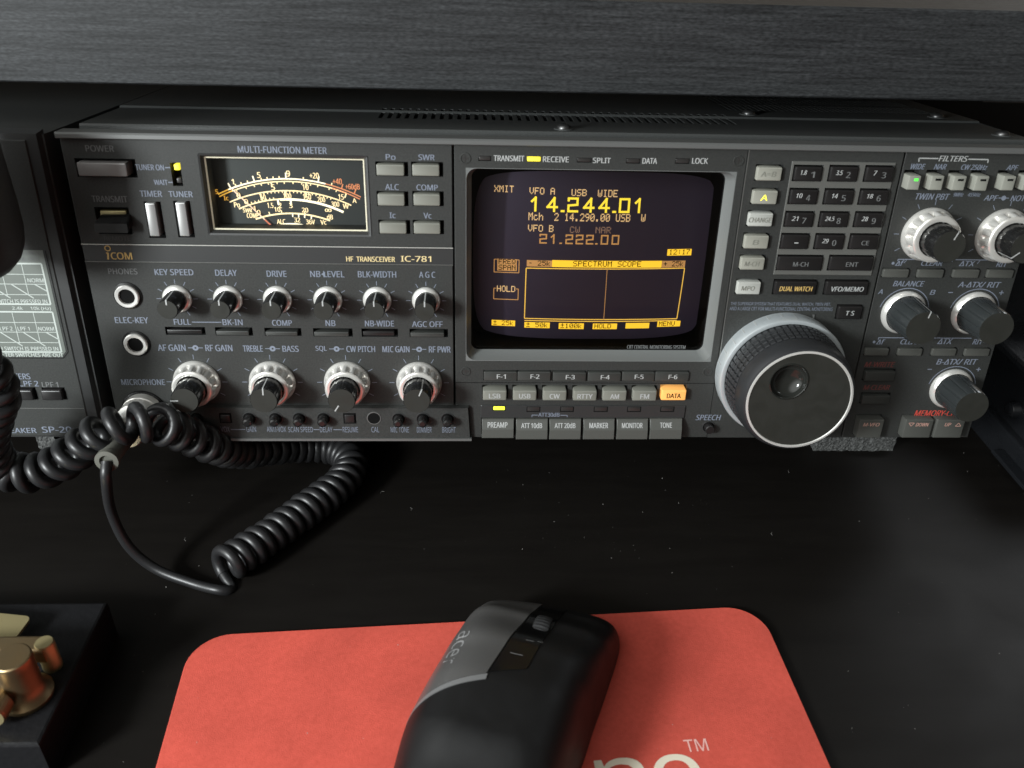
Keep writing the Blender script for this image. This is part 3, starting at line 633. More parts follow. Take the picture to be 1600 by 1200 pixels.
# --- screen section
for st, tb, lb, k in (("TRANSMIT", (186.62, 137.24, 12.98, 2.42), (176.32, 137.02, 5.18, 1.75), 'led_off'), ("RECEIVE", (206.71, 137.15, 10.99, 2.43), (197.31, 137.08, 5.62, 1.75), 'led_yellow'),
                      ("SPLIT", (226.5, 136.99, 7.59, 2.3), (218.98, 136.94, 6.06, 1.62), 'led_off'), ("DATA", (247.27, 137.11, 6.24, 2.44), (240.14, 136.93, 5.82, 1.76), 'led_off'), ("LOCK", (269.1, 137.45, 6.83, 2.45), (261.53, 137.2, 5.85, 1.9), 'led_off')):
    label('crt', st, tb, 'white' if st != 'x' else k)
    holes['crt'].append((lb[0], lb[1], lb[2]+0.4, lb[3]+0.4)); m = MB(); m.key(*lb, 4, 0.2 if k == 'led_off' else -0.4, k, 0.3, 0.3); m.build("status_lamp", radio)
for p in ((168.01, 136.93), (285.94, 137.72), (168.12, 36.5), (285.22, 36.9)):
    m = MB(); m.lathe(p[0], p[1], [(2.5, 0), (2.4, -0.25), (1.9, -0.3), (1.8, 0.2)], 'panel', 24, kcap='panel_dark'); m.box(p[0]-1.5, p[0]+1.5, -0.02, 0.15, p[1]-0.25, p[1]+0.25, 'led_off'); m.box(p[0]-0.25, p[0]+0.25, -0.05, 0.13, p[1]-1.5, p[1]+1.5, 'led_off'); m.build("panel_screw", radio)
SX0, SX1, SZ0, SZ1 = 168.2, 286.0, 42.2, 133.0
SB = ((SX0+SX1)/2, (SZ0+SZ1)/2, SX1-SX0, SZ1-SZ0)
holes['crt'].append(SB)
b = MB(); c = SB
b.loft([(rr(c[0], c[1], c[2]+0.05, c[3]+0.05, 0.05, 6), 0.0), (rr(c[0], c[1], c[2]-0.5, c[3]-0.5, 4.5, 6), 0.05), (rr(c[0], c[1]+0.4, c[2]-5, c[3]-4.6, 3.6, 6), 7.6)], 'bezel', cap1=False)
b.loft([(rr(c[0], c[1]+0.4, c[2]-5, c[3]-4.6, 3.6, 6), 7.6), (rr(c[0], c[1]+0.4, c[2]-5.6, c[3]-5.2, 3.6, 6), 7.9), (rr(c[0], c[1]+0.4, c[2]-5.6, c[3]-5.2, 3.6, 6), 30)], 'black', kcap='black')
bezel = b.build("screen_bezel", radio, smooth=30)
CX, CZ = 229.0, 86.5
ycrt = lambda x, z: 18.6+((x-CX)**2+(z-CZ)**2)/1000
b = MB(); N = 28; hw, hh = 57.5, 41.5
V = []; F = []
for j in range(N+1):
    for i in range(N+1):
        u, v = -1+2*i/N, -1+2*j/N
        # square to rounded square
        k = 1-0.02*(u*u*v*v); q = 1-0.07*abs(u)**5*abs(v)**5
        x = CX+hw*u*q*(1-0.025*v*v); z = CZ+hh*v*q*(1-0.03*u*u); V.append((x, ycrt(x, z), z))
for j in range(N):
    for i in range(N): F.append((j*(N+1)+i, j*(N+1)+i+1, (j+1)*(N+1)+i+1, (j+1)*(N+1)+i))
b.add(V, F, 'crt'); crt = b.build("picture_tube", radio, smooth=60)
g = MB(); g.fr(c[0], c[1]+0.4, c[2]-5.65, c[3]-5.25, 8.6, 'crt_glass'); g.build("screen_glass", bezel, smooth=0)
m = MB(); m.text("CRT CENTRAL MONITORING SYSTEM", (260.87, 46.1, 28.64, 2.04), 8.45, 'dim_print'); m.build("glass_lettering", bezel, smooth=0)

FONT5 = {'A': "0E11111F111111", 'B': "1E11111E11111E", 'C': "0E11101010110E", 'D': "1E11111111111E", 'E': "1F10101E10101F", 'F': "1F10101E101010", 'H': "1111111F111111", 'I': "0E04040404040E",
         'L': "1010101010101F", 'M': "111B1515111111", 'N': "11191513111111", 'O': "0E11111111110E", 'P': "1E11111E101010", 'Q': "0E11111115120D", 'R': "1E11111E141211", 'S': "0F10100E01011E",
         'T': "1F040404040404", 'U': "1111111111110E", 'V': "11111111110A04", 'W': "111111151515 0A", 'X': "11110A040A1111", '0': "0E11131519110E", '1': "040C040404040E", '2': "0E11010204081F",
         '4': "02060A121F0202", '5': "1F101E0101110E", '7': "1F010204080808", '9': "0E11110F01020C", '.': "00000000000C0C", ':': "00040400040400", '-': "0000000E000000", '+': "0004041F040400",
         '±': "04041F0404001F", 'c': "00000E1010110E", 'h': "10101619111111", 'k': "10101214181412", ' ': "00000000000000"}
def pix(m, st, box, k, y=None, cellw=6):
    """5 x 7 dot characters filling the box"""
    cx, cz, w, h = box; n = len(st); pw = w/(n*6-1); ph = h/7; x0 = cx-w/2; z1 = cz+h/2
    for ci, ch in enumerate(st):
        bits = FONT5[ch].replace(" ", "")
        for r in range(7):
            row = int(bits[2*r:2*r+2], 16); c_ = 0
            while c_ < 5:
                if row >> (4-c_) & 1:
                    e = c_
                    while e < 5 and row >> (4-e) & 1: e += 1
                    xa = x0+(ci*6+c_)*pw; xb = x0+(ci*6+e)*pw; za = z1-(r+1)*ph; zb = z1-r*ph
                    m.quad([(a, ycrt(a, d)+(y or -0.15), d) for a, d in ((xa, za), (xb, za), (xb, zb), (xa, zb))], k); c_ = e
                else: c_ += 1
def bar(m, box, k, y=-0.1, n=8):
    cx, cz, w, h = box
    for i in range(n):
        xa = cx-w/2+w*i/n; xb = cx-w/2+w*(i+1)/n
        m.quad([(a, ycrt(a, d)+y, d) for a, d in ((xa, cz-h/2), (xb, cz-h/2), (xb, cz+h/2), (xa, cz+h/2))], k)
def seg(m, p, q, w, k, n=10, y=-0.12):
    for i in range(n):
        a = (p[0]+(q[0]-p[0])*i/n, p[1]+(q[1]-p[1])*i/n); e = (p[0]+(q[0]-p[0])*(i+1)/n, p[1]+(q[1]-p[1])*(i+1)/n)
        m.line(a, e, w, lambda x, z: ycrt(x, z)+y, k)
STROKE = {'0': [[(0, 0), (1, 0), (1, 1), (0, 1), (0, 0)]], '1': [[(0.15, 0.72), (0.55, 1), (0.55, 0)]], '2': [[(0, 0.85), (0, 1), (1, 1), (1, 0.52), (0, 0.45), (0, 0), (1, 0)]],
          '4': [[(0.75, 0), (0.75, 1), (0, 0.3), (1.05, 0.3)]], '.': [[(0.4, 0), (0.6, 0)]]}
def big(m, st, xs, cz, h, w, wd, k):
    for ch, x in zip(st, xs):
        for pl in STROKE[ch]:
            pts = [(x+(u-0.5)*wd, cz+(v-0.5)*(h-w)) for u, v in pl]
            for a, e in zip(pts, pts[1:]):
                d = Vector((e[0]-a[0], e[1]-a[1])).normalized()*w*0.5
                m.line((a[0]-d.x, a[1]-d.y), (e[0]+d.x, e[1]+d.y), w, lambda x_, z_: ycrt(x_, z_)-0.15, k)
t = MB()
pix(t, "XMIT", (185.59, 119.21, 8.93, 3.08), 'amber_pale'); pix(t, "VFO A", (203.08, 118.72, 11.62, 3.09), 'amber_pale'); pix(t, "USB", (220.06, 118.37, 6.94, 3.09), 'amber_pale'); pix(t, "WIDE", (233.33, 118.19, 9.19, 3.25), 'amber_pale')
bz = (223.89, 112.7, 52.08, 6.87)
big(t, "14.244.01", [200, 207.85, 212.84, 217.5, 224.79, 231.94, 236.86, 241.49, 248.21], bz[1], bz[3], 0.98, 4.1, 'digit')
pix(t, "Mch  2 14.290.00 USB  W", (224.48, 107, 54.67, 3.63), 'amber_pale')
pix(t, "VFO B", (203.02, 101.48, 11.85, 3.21), 'amber_pale'); pix(t, "CW", (218.97, 101.14, 4.67, 3.06), 'amber_faint'); pix(t, "NAR", (232.33, 101.15, 7.25, 3.07), 'amber_faint')
bz = (221.35, 96.54, 37.7, 4.64)
big(t, "21.222.00", [204.35, 209.18, 212.65, 216.58, 221.43, 226.28, 229.46, 233.25, 238.42], bz[1], bz[3], 0.66, 2.9, 'amber_dim')
def inv(st, box, k, tk='black', frac=0.86, hf=0.8, shift=0.0):
    bar(t, box, k)
    if st: pix(t, st, (box[0]+shift*box[2], box[1]+box[3]*0.06, box[2]*frac, box[3]*hf), tk, -0.22)
inv("12:17", (269.9, 90.37, 11.87, 3.16), 'amber_big')
for z0, z1 in ((85.84, 79.48), (71.24, 65.67)):
    x0, x1 = 181.58, 193.39
    for a, e in (((x0, z0), (x0, z1)), ((x1, z0), (x1, z1)), ((x0, z1), (x1, z1)), ((x0, z0), (x0+1.2, z0)), ((x1-1.2, z0), (x1, z0))): seg(t, a, e, 0.4, 'amber_dim', 4)
inv("FREQ", (187.65, 84.74, 9.29, 2.85), 'amber_dim', hf=0.85); inv("SPAN", (187.71, 81.8, 9.32, 3.03), 'amber_dim', hf=0.85)
pix(t, "HOLD", (187.48, 71.16, 8.81, 3.1), 'amber_pale')
inv("- 25k", (203.07, 84.42, 12.07, 3.17), 'amber_dim'); inv("SPECTRUM SCOPE", (235.44, 84.56, 52.79, 3.41), 'amber_big', frac=0.62); inv("+ 25k", (267.68, 84.54, 11.47, 3.36), 'amber_dim')
TLc, TRc, BRc, BLc = (196.81, 81.98), (273.36, 82.44), (272.72, 55.96), (196.83, 55.91)
for a, e in ((TLc, TRc), (TRc, BRc), (BRc, BLc), (BLc, TLc)): seg(t, a, e, 0.42, 'amber', 14)
seg(t, (196.87, 54.79), (272.73, 55), 0.42, 'amber', 14)
seg(t, (235.54, 82.21), (235.9, 55.69), 0.28, 'amber_dim', 10)
for st, bb in (("± 25k", (186.56, 52.95, 11.56, 3.05)), ("± 50k", (203.19, 52.39, 12.5, 3.06)), ("±100k", (220.08, 52.22, 12.39, 3.17)), ("HOLD ", (236.79, 52.22, 12.11, 3.07)), ("", (253.09, 52.5, 11.9, 3.01)), ("MENU ", (268.94, 53.2, 11.71, 3.08))):
    inv(st, bb, 'amber_big')
t.build("screen_traces", crt, smooth=0)

for st, bb in (("F-1", (184.81, 34.49, 15.95, 4.76)), ("F-2", (200.98, 34.55, 15.91, 4.77)), ("F-3", (217.98, 34.48, 15.91, 4.71)), ("F-4", (234.86, 34.52, 15.98, 4.79)), ("F-5", (251.41, 34.58, 15.88, 4.8)), ("F-6", (267.87, 34.61, 16.41, 4.87))):
    y1 = {"F-3": -1.5, "F-4": -1.5}.get(st, -1.1)
    push_button("function_key", bb, 'crt', 'key_dgrey', y1, pad=(0.25, 0.25, 0.5, 0.3), texts=((st, (bb[0]+0.4, bb[1], 4.2, 2.3), 'white', 0),), b_=0.35)
for st, bb, tw in (("LSB", (182.13, 25.42, 11.39, 5.35), 5.4), ("USB", (196.63, 25.42, 11.31, 5.43), 5.4), ("CW", (211.13, 25.38, 11.38, 5.41), 4.8), ("RTTY", (225.83, 25.35, 11.42, 5.42), 7.2),
                   ("AM", (240.27, 25.36, 11.55, 5.49), 4.2), ("FM", (254.96, 25.4, 11.59, 5.5), 4.2), ("DATA", (269.17, 25.75, 12, 5.58), 6.8)):
    lit = st == "DATA"
    push_button("mode_key", bb, 'crt', 'lit_orange' if lit else 'key_olive', -3.5, pad=(0.3, 0.9, 1.4, 0.5), b_=0.6, texts=((st, (bb[0], bb[1]-0.2, tw, 2.5), 'black' if lit else 'white', 0),), lbl='orange lit mode key' if lit else None)
lb = (226.04, 15.1, 101.09, 6.96)
m = MB(); m.loft([(rr(lb[0], lb[1], lb[2], lb[3], 0.3), 2), (rr(lb[0], lb[1], lb[2], lb[3], 0.3), -0.4), (rr(lb[0], lb[1], lb[2]-0.6, lb[3]-0.6, 0.3), -0.7)], 'panel_dark'); lampbar = m.build("lamp_bar", radio, smooth=0)
for i, bb in enumerate(((184.48, 17.21, 5.57, 1.87), (201.29, 16.67, 5.97, 2.3), (217.81, 16.71, 5.99, 2.31), (234.48, 16.74, 6.17, 2.31), (250.97, 16.77, 6.19, 2.32), (267.51, 16.81, 6.22, 2.32))):
    m = MB(); m.fr(bb[0], bb[1]-0.1, bb[2]+0.8, bb[3]+0.7, -0.74, 'black'); m.key(*bb, -0.7, -1.1 if i == 0 else -0.8, 'led_lime' if i == 0 else 'led_off', 0.15, 0.3); m.build("indicator_lamp", lampbar, label='lit lime green lamp' if i == 0 else None)
label('crt', "ATT30dB", (209.03, 13.63, 10.43, 2.29), 'print', y=-0.8)
for a in ([(200.7, 12.29), (200.66, 13.37), (203.51, 13.37)], [(218.12, 12.32), (218.06, 13.29), (214.74, 13.28)]): prt['crt'].poly(a, 0.35, -0.8, 'print')
for st, bb, tw in (("PREAMP", (183.99, 7.64, 15.76, 10.57), 9.6), ("ATT 10dB", (200.72, 7.2, 15.67, 11.14), 10.2), ("ATT 20dB", (217.16, 7.21, 15.63, 11.16), 10.2), ("MARKER", (233.88, 7.23, 15.47, 11.18), 9.2), ("MONITOR", (250.51, 7.24, 15.56, 11.2), 10.2), ("TONE", (267.28, 7.41, 16.03, 11.25), 5.9)):
    cx, cz, w, h = bb; m = MB(); t_, b_ = cz+h/2-1.2, max(cz-h/2, 0.3)
    md = (t_+b_)/2+0.2
    up = -3.2; lo = -4.8
    q = lambda z, y, e=0: [(cx-w/2+e, y, z), (cx+w/2-e, y, z)]
    rows = [q(t_, 4), q(t_, -1.6), q(t_-0.5, -2.1, 0.3), q(md, -4.4, 0.3), q(b_+0.5, lo, 0.3), q(b_, lo+0.5), q(b_, 4)]
    m.add([p for r in rows for p in r], [(2*i, 2*i+2, 2*i+3, 2*i+1) for i in range(6)], 'key_grey')
    for s_ in (0, 1): m.quad([r[s_] for r in rows], 'key_grey')
    zc = t_-(t_-md)*0.55; ytx = lambda x, z: -2.1+(-2.3)*(t_-0.5-z)/(t_-0.5-md)-0.12
    m.text(st, (cx-0.2, zc, tw, 2.3), ytx, 'white')
    m.build("attenuator_key", radio, smooth=0)
    holes['crt'].append((cx, (t_+b_)/2+0.3, w+0.7, t_-b_+0.7))
label('crt', "SPEECH", (288.79, 11.8, 12.1, 3.08), 'print', 0.15)
p = (289.56, 6.43)
m = MB(); m.lathe(p[0], p[1], [(3.4, -0.05), (3.3, -0.3), (2.9, -0.3), (2.9, -0.1)], 'panel_dark', 28, kcap='black'); m.lathe(p[0], p[1], [(2.3, 0), (2.3, -3.2), (2.0, -3.6)], 'key_black', 28); m.build("speech_button", radio)

# --- keypad section
PY = -0.9
for st, bb, k in (("A=B", (299.32, 132.84, 11.92, 5.76), 'dim_print'), ("A", (299.03, 122.63, 11.92, 5.9), 'lit_a'), ("CHANGE", (298.63, 112.7, 11.86, 5.95), 'dim_print'), ("B", (298.35, 102.49, 11.86, 5.98), 'dim_print'),
                  ("M▸", (298.08, 92.44, 11.91, 5.73), 'dim_print'), ("MPO", (298.08, 80.75, 11.86, 5.98), 'dim_print')):
    tw = {'A': 3.0, 'B': 2.6, 'A=B': 6.5, 'CHANGE': 10, 'M▸': 6.5, 'MPO': 6}[st]; bb = (bb[0], bb[1], bb[2]-1.1, bb[3])
    st2 = {"M▸": "M-CH"}.get(st, st)
    push_button("selector_button", bb, 'pad', 'white_key' if st in ("CHANGE", "MPO") else 'key_beige', -3.0, pad=(0.4, 1.0, 0.9, 0.4), texts=((st2, (bb[0]-0.3, bb[1], tw, 2.2 if st != 'A' else 2.6), {'dim_print': 'key_olive'}.get(k, k), 0.12),))
kf = (332.04, 112.52, 45.87, 51.42)
m = MB()
KEYS = (("1.8", "1", (316.54, 133.03, 12.96, 6.18)), ("3.5", "2", (332.3, 133.17, 13.15, 6.28)), ("7", "3", (348.11, 133.29, 13.06, 6.34)),
        ("10", "4", (316.36, 122.98, 13.12, 6.34)), ("14", "5", (332.24, 123.06, 13.45, 6.35)), ("18", "6", (347.97, 123.17, 13.36, 6.41)),
        ("21", "7", (316.31, 112.77, 13.28, 6.35)), ("24.5", "8", (332.01, 112.88, 13.47, 6.36)), ("28", "9", (347.91, 113.03, 13.37, 6.37)),
        ("", "-", (315.97, 102.67, 13.29, 6.5)), ("29", "0", (331.94, 102.74, 13.63, 6.57)), ("", "CE", (347.8, 102.89, 13.68, 6.52)),
        ("", "M-CH", (320.02, 92.61, 21.59, 6.51)), ("", "ENT", (343.84, 92.76, 20.96, 6.52)))
kh = []
for a, c, bb in KEYS:
    cx, cz, w, h = bb; w -= 1.0; kh.append((cx, cz+0.2, w+1.1, h+1.0))
mk = sheet("key_frame", kf[0]-kf[2]/2, kf[0]+kf[2]/2, kf[1]-kf[3]/2, kf[1]+kf[3]/2, kh, -1.5, 'key_frame', 2.2)
holes['pad'].append((kf[0], kf[1], kf[2]-1, kf[3]-1))
frame = mk.build("keypad_frame", radio, smooth=0)
for a, c, bb in KEYS:
    cx, cz, w, h = bb; w -= 1.0; m = MB(); m.key(cx, cz, w, h, 0.5, -2.7, 'key_black', 0.5, 0.6)
    if a: m.text(a, (cx-2.2, cz+0.7, 1.3*len(a.replace('.', '')), 2.0), -2.8, 'white', 0.15); m.text(c, (cx+1.9, cz-0.2, 1.7, 2.6), -2.8, 'dim_print')
    elif c == '-': m.text(c, (cx+0.6, cz-0.3, 1.6, 0.45), -2.8, 'white')
    else: m.text(c, (cx+0.3, cz-0.2, {'CE': 3.4, 'M-CH': 7, 'ENT': 5.6}[c], 2.1), -2.8, 'dim_print')
    m.build("keypad_key", radio, smooth=30)
for st, bb, k in (("DUAL WATCH", (320.02, 80.78, 20.38, 6.37), 'gold'), ("VFO/MEMO", (344.16, 80.87, 20.64, 6.45), 'white')):
    bb = (bb[0], bb[1], bb[2]-1.0, bb[3])
    push_button("keypad_key", bb, 'pad', 'key_black', -2.6, pad=(0.5, 1.0, 0.7, 0.4), texts=((st, (bb[0]+0.2, bb[1]-0.2, bb[2]*0.78, 2.3), k, 0.12),))
bb = (348.06, 68.79, 12.23, 6.35); bb = (bb[0], bb[1], bb[2]-1, bb[3])
push_button("keypad_key", bb, 'pad', 'key_black', -2.6, pad=(0.5, 1.0, 0.6, 0.4), texts=(("T S", (bb[0], bb[1], 4.0, 2.3), 'white', 0.1),))
label('pad', "THE SUPERIOR SYSTEM THAT FEATURES DUAL WATCH, TWIN PBT,", (315.08, 72.39, 47.42, 1.75), 'print', y=PY-0.12, bold=0.0)
label('pad', "AND A LARGE CRT FOR MULTI-FUNCTIONAL CENTRAL MONITORING", (315.69, 70.07, 48.92, 1.73), 'print', y=PY-0.12, bold=0.0)
p = (323.8, 66.03, 14.72, 1.78)
m = MB(); m.box(p[0]-p[2]/2, p[0]+p[2]/2, PY-0.5, PY+1, p[1]-p[3]/2, p[1]+p[3]/2, 'panel'); m.box(p[0]+p[2]/2, p[0]+p[2]/2+0.7, PY-0.8, PY+1, p[1]-p[3]/2-0.3, p[1]+p[3]/2+0.5, 'trim'); m.build("dial_lock_tab", radio, smooth=0)

# --- tuning dial
DX, DZ, DR, FR = 318.9, 38.0, 30.2, 24.3
m = MB(); m.lathe(DX, DZ, [(DR, PY), (DR, -4.5), (DR+0.1, -9.2), (DR-0.4, -10.0), (DR-1.3, -10.2), (DR-2.2, -10.0)], 'dial_alum', 160, cap=False)
dial = m.build("tuning_dial", radio, smooth=40)
m = MB()
for i in range(30):
    a = 2*pi*(i+0.4)/30; d = Vector((sin(a), cos(a))); n = Vector((cos(a), -sin(a)))*0.22
    q = lambda y, s_: (DX+d.x*(DR+0.16)+s_*n.x, y, DZ+d.y*(DR+0.16)+s_*n.y)
    m.quad([q(-1.8, -1), q(-1.8, 1), q(-6.6 if i % 5 else -8.6, 1), q(-6.6 if i % 5 else -8.6, -1)], 'white')
m.build("dial_ticks", dial, smooth=0)
m = MB(); R2 = 28.0
m.lathe(DX, DZ, [(R2-0.6, -9.8), (R2-1.5, -23.5), (R2-1.0, -24.0), (R2-0.9, -24.6), (R2-1.3, -28.6), (FR+1.7, -30.6), (FR+0.9, -32.0), (FR+0.05, -32.3)], 'rubber', 120, cap=False)
for r in range(4):
    for i in range(58):
        a0 = 2*pi*(i+0.12)/58; a1 = 2*pi*(i+0.88)/58; y0 = -10.5-r*3.25; y1 = y0-2.6; q = lambda a, rr_, y: (DX+rr_*sin(a), y, DZ+rr_*cos(a))
        e = 0.006
        Rb = R2-0.6+0.9*(y0+10)/13.5; Rt = Rb+0.65
        m.add([q(a0, Rb, y0), q(a1, Rb, y0), q(a1, Rb, y1), q(a0, Rb, y1), q(a0+e, Rt, y0-0.25), q(a1-e, Rt, y0-0.25), q(a1-e, Rt, y1+0.25), q(a0+e, Rt, y1+0.25)],
              [(4, 5, 6, 7), (0, 1, 5, 4), (1, 2, 6, 5), (2, 3, 7, 6), (3, 0, 4, 7)], 'rubber')
m.build("rubber_grip", dial, smooth=40)
m = MB(); m.lathe(DX, DZ, [(FR+0.1, -32.0), (FR, -32.7), (FR-0.9, -32.8), (FR-1.15, -32.4)], 'alum', 128, cap=False); m.build("face_ring", dial)
dp = (312.4, 47.45); dr = 8.9
m = MB(); n = 96; ro = FR-1.1
V = [(DX+ro*sin(2*pi*i/n), -32.4, DZ+ro*cos(2*pi*i/n)) for i in range(n)]
prof = [(dr, -32.4, 'knob_face'), (dr-0.15, -32.65), (dr-0.5, -32.7), (dr-0.8, -32.4)]
for r, y in [(dr+0.1, -32.4), (dr, -32.75), (dr-0.45, -32.85), (dr-0.8, -32.5)]+[((dr-0.8)*cos(pi/2*k/10), -32.5+5.2*sin(pi/2*k/10)) for k in range(1, 11)]:
    V += [(dp[0]+max(r, 0.02)*sin(2*pi*i/n), y, dp[1]+max(r, 0.02)*cos(2*pi*i/n)) for i in range(n)]
F1 = [(i, n+i, n+(i+1) % n, (i+1) % n) for i in range(n)]
m.add(V[:2*n], F1, 'knob_face')
m.build("dial_face", dial, smooth=0)
m = MB(); VV = V[n:]; L_ = len(VV)//n
m.add(VV, [(l*n+i, (l+1)*n+i, (l+1)*n+(i+1) % n, l*n+(i+1) % n) for l in range(L_-1) for i in range(n)], 'dimple')
m.build("finger_dimple", dial, smooth=50)

# --- right section
IT = 0.2
label('right', "FILTERS", (380.65, 140.16, 12.42, 2.47), 'white', IT); 
prt['right'].poly([(365.52, 138.55), (365.2, 140.11), (373.86, 140.11)], 0.5, -0.12, 'white'); prt['right'].poly([(387.35, 140.04), (396.28, 139.99), (396.38, 138.61)], 0.5, -0.12, 'white')
for st, bb in (("WIDE", (365.43, 136.54, 6.29, 2.34)), ("NAR", (375.75, 136.62, 5.15, 2.35)), ("CW 250Hz", (390.87, 136.61, 11.5, 2.27)), ("APF", (408.12, 136.74, 4.76, 2.27))): label('right', st, bb, 'print', IT)
for st, bb in (("9MHz", (386.98, 124.55, 4.37, 1.71)), ("455kHz", (394.13, 124.65, 5.54, 1.71))): label('right', st, bb, 'print', IT)
for i, bb in enumerate(((363.2, 130.44, 5.97, 6.09), (373.32, 130.52, 6.27, 6.23), (383.33, 130.53, 6.28, 6.24), (393.36, 130.6, 6.3, 6.39), (405.45, 130.85, 6.17, 6.26), (415, 130.99, 6.33, 6.26))):
    cx, cz, w, h = bb; cx -= 0.2; m = MB(); m.key(cx, cz, w-0.6, h, 4, -5, 'key_filter', 0.4, 0.3)
    if i == 0: m.fr(cx+0.6, cz+1.4, 1.9, 1.2, -5.1, 'led_green')
    else: m.fr(cx+0.3, cz+1.5, 2.6, 0.9, -5.1, 'black')
    m.build("filter_button", radio, smooth=30); holes['right'].append((cx+0.4, cz+0.6, w+0.8, h+1.8))
label('right', "TWIN PBT", (375.21, 123.46, 15.27, 2.71), 'print', IT)
label('right', "APF", (402.28, 123.26, 5.86, 2.43), 'print', IT); label('right', "NOTCH", (416.72, 123.25, 10.28, 2.58), 'print', IT)
p = (408.02, 123.27); prt['right'].line((p[0]-2.4, p[1]), (p[0]+2.4, p[1]), 0.35, -0.12, 'print'); prt['right'].add([(p[0]+1.1*sin(2*pi*i/14), -0.13, p[1]+1.1*cos(2*pi*i/14)) for i in range(14)], [tuple(range(14))], 'print')
for p, ang in (((377.5, 106.21), 20), ((412.09, 106.02), -130)):
    dual_knob(p[0], 106.3, ang, 12.3, 7.6, 19.5); knob_ticks('right', p[0], 106.3, 13.4, 15.8, (-150, -120, -90, -60, -30, 0, 30, 60))
for row, yb, xs in ((0, 0, 0), ):
    pass
def lab_dot(st, tb):
    tb = (tb[0], tb[1]+0.35, tb[2], tb[3])
    if st.startswith("•"):
        cx, cz, w, h = tb; label('right', st[1:], (cx+1.0, cz, w-2.2, h), 'print', IT); x0 = cx-w/2+0.6
        prt['right'].add([(x0+0.7*sin(2*pi*i/12), -0.12, cz-0.1+0.7*cos(2*pi*i/12)) for i in range(12)], [tuple(range(12))], 'print')
    else: label('right', st, tb, 'print', IT)
prt['right'].poly([(366.44, 93.56), (366.39, 94.41), (389.59, 94.54)], 0.4, -0.12, 'print'); prt['right'].poly([(393.53, 94.52), (416, 94.54), (416.06, 93.77)], 0.4, -0.12, 'print')
label('right', "A", (391.55, 94.59, 1.81, 2.14), 'print', IT)
for st, tb, bb in (("•Δf", (366.66, 92.25, 5.57, 2.6), (366.44, 87.87, 12.66, 3.86)), ("CLEAR", (382.86, 92.42, 9.96, 2.61), (382.85, 87.94, 12.86, 3.86)), ("ΔTX", (399.49, 92.37, 6.82, 2.46), (399.69, 88.05, 12.91, 3.87)), ("RIT", (416.13, 92.23, 4.72, 2.46), (416, 88.12, 12.96, 3.88))):
    lab_dot(st, tb); push_button("offset_button", (bb[0], bb[1], bb[2]-0.6, bb[3]), 'right', 'key_grey', -1.2, pad=(0.3, 0.9, 0.5, 0.3), b_=0.3)
prt['right'].poly([(365.89, 54.25), (365.8, 55.38), (411.69, 55.4)], 0.4, -0.12, 'print')
for st, tb, bb in (("•Δf", (366.34, 52.91, 5.66, 2.67), (366.13, 48.22, 12.13, 3.71)), ("CLEAR", (382.08, 53, 9.77, 2.68), (382.53, 48.21, 12.43, 3.71)), ("ΔTX", (399.07, 53.36, 6.64, 2.85), (399.39, 48.24, 12.38, 3.72)), ("RIT", (415.39, 53.21, 4.61, 2.69), (415.85, 48.22, 12.74, 3.73))):
    lab_dot(st, tb); push_button("offset_button", (bb[0], bb[1], bb[2]-0.6, bb[3]), 'right', 'key_grey', -1.2, pad=(0.3, 0.9, 0.5, 0.3), b_=0.3)
label('right', "BALANCE", (374.2, 82.71, 14.17, 2.66), 'print', IT); label('right', "A", (361.91, 78.66, 2.14, 2.37), 'print', IT); label('right', "B", (386.77, 78.56, 2.15, 2.37), 'print', IT)
label('right', "A-ΔTX/ RIT", (408.12, 82.55, 19.81, 2.67), 'print', IT); label('right', "B-ΔTX/ RIT", (407.77, 42.87, 19.72, 2.92), 'print', IT)
def sym(p, plus):
    prt['right'].line((p[0]-1.1, p[1]), (p[0]+1.1, p[1]), 0.45, -0.12, 'print')
    if plus: prt['right'].line((p[0], p[1]-1.1), (p[0], p[1]+1.1), 0.45, -0.14, 'print')
for p, s_ in (((395.24, 78.56), 0), ((419.8, 78.62), 1), ((395.09, 38.76), 0), ((419.64, 38.8), 1)): sym(p, s_)
for p, ang in (((374.85, 68.45), 12), ((408.96, 68.39), None), ((408.42, 28.3), None)):
    fluted_knob(p[0], p[1], ang)
    f = lambda a: (p[0]+12.0*sin(radians(a)), p[1]+12.0*cos(radians(a)))
    prt['right'].poly([f(a) for a in range(-78, 80, 6)], 0.4, -0.12, 'print')
label('right', "M-WRITE", (369.54, 41.23, 14.33, 2.74), 'shaded_red', IT); label('right', "M-CLEAR", (370.83, 28.79, 12.91, 2.64), 'shaded_red', IT)
for bb in ((370.05, 35.61, 15.95, 5.19), (370.88, 22.71, 15.04, 4.8)):
    push_button("memory_key", (bb[0], bb[1], bb[2]-1.2, bb[3]), 'right', 'key_dgrey', -2, pad=(0.4, 0.8, 0.8, 0.4))
for st, bb, tw, sx in (("M-VFO", (370.17, 7.79, 13.73, 10.43), 8, 0), ("DOWN", (394.51, 7.81, 15.61, 10.45), 6.2, 1.6), ("UP", (410.64, 7.82, 15.67, 10.47), 2.9, -1.4)):
    cx, cz, w, h = bb; w -= 1.3; m = MB(); b0 = max(cz-h/2, 0.4); h = cz+h/2-b0; cz = b0+h/2
    m.key(cx, cz, w, h, 4, -4.5, 'key_grey', 0.5, 0.4); m.text(st, (cx+sx, cz+h*0.24, tw, 2.0), -4.6, 'pink_print', IT)
    if st != "M-VFO":
        tx = cx-4.0 if st == "DOWN" else cx+4.0; sg = 1 if st == "DOWN" else -1; tz = cz+h*0.24
        m.poly([(tx-1.4, tz+sg*0.9), (tx+1.4, tz+sg*0.9), (tx, tz-sg*0.9)], 0.35, -4.6, 'pink_print', True)
    m.build("memory_key", radio, smooth=30); holes['right'].append((cx, cz+0.2, w+0.8, h+0.6))
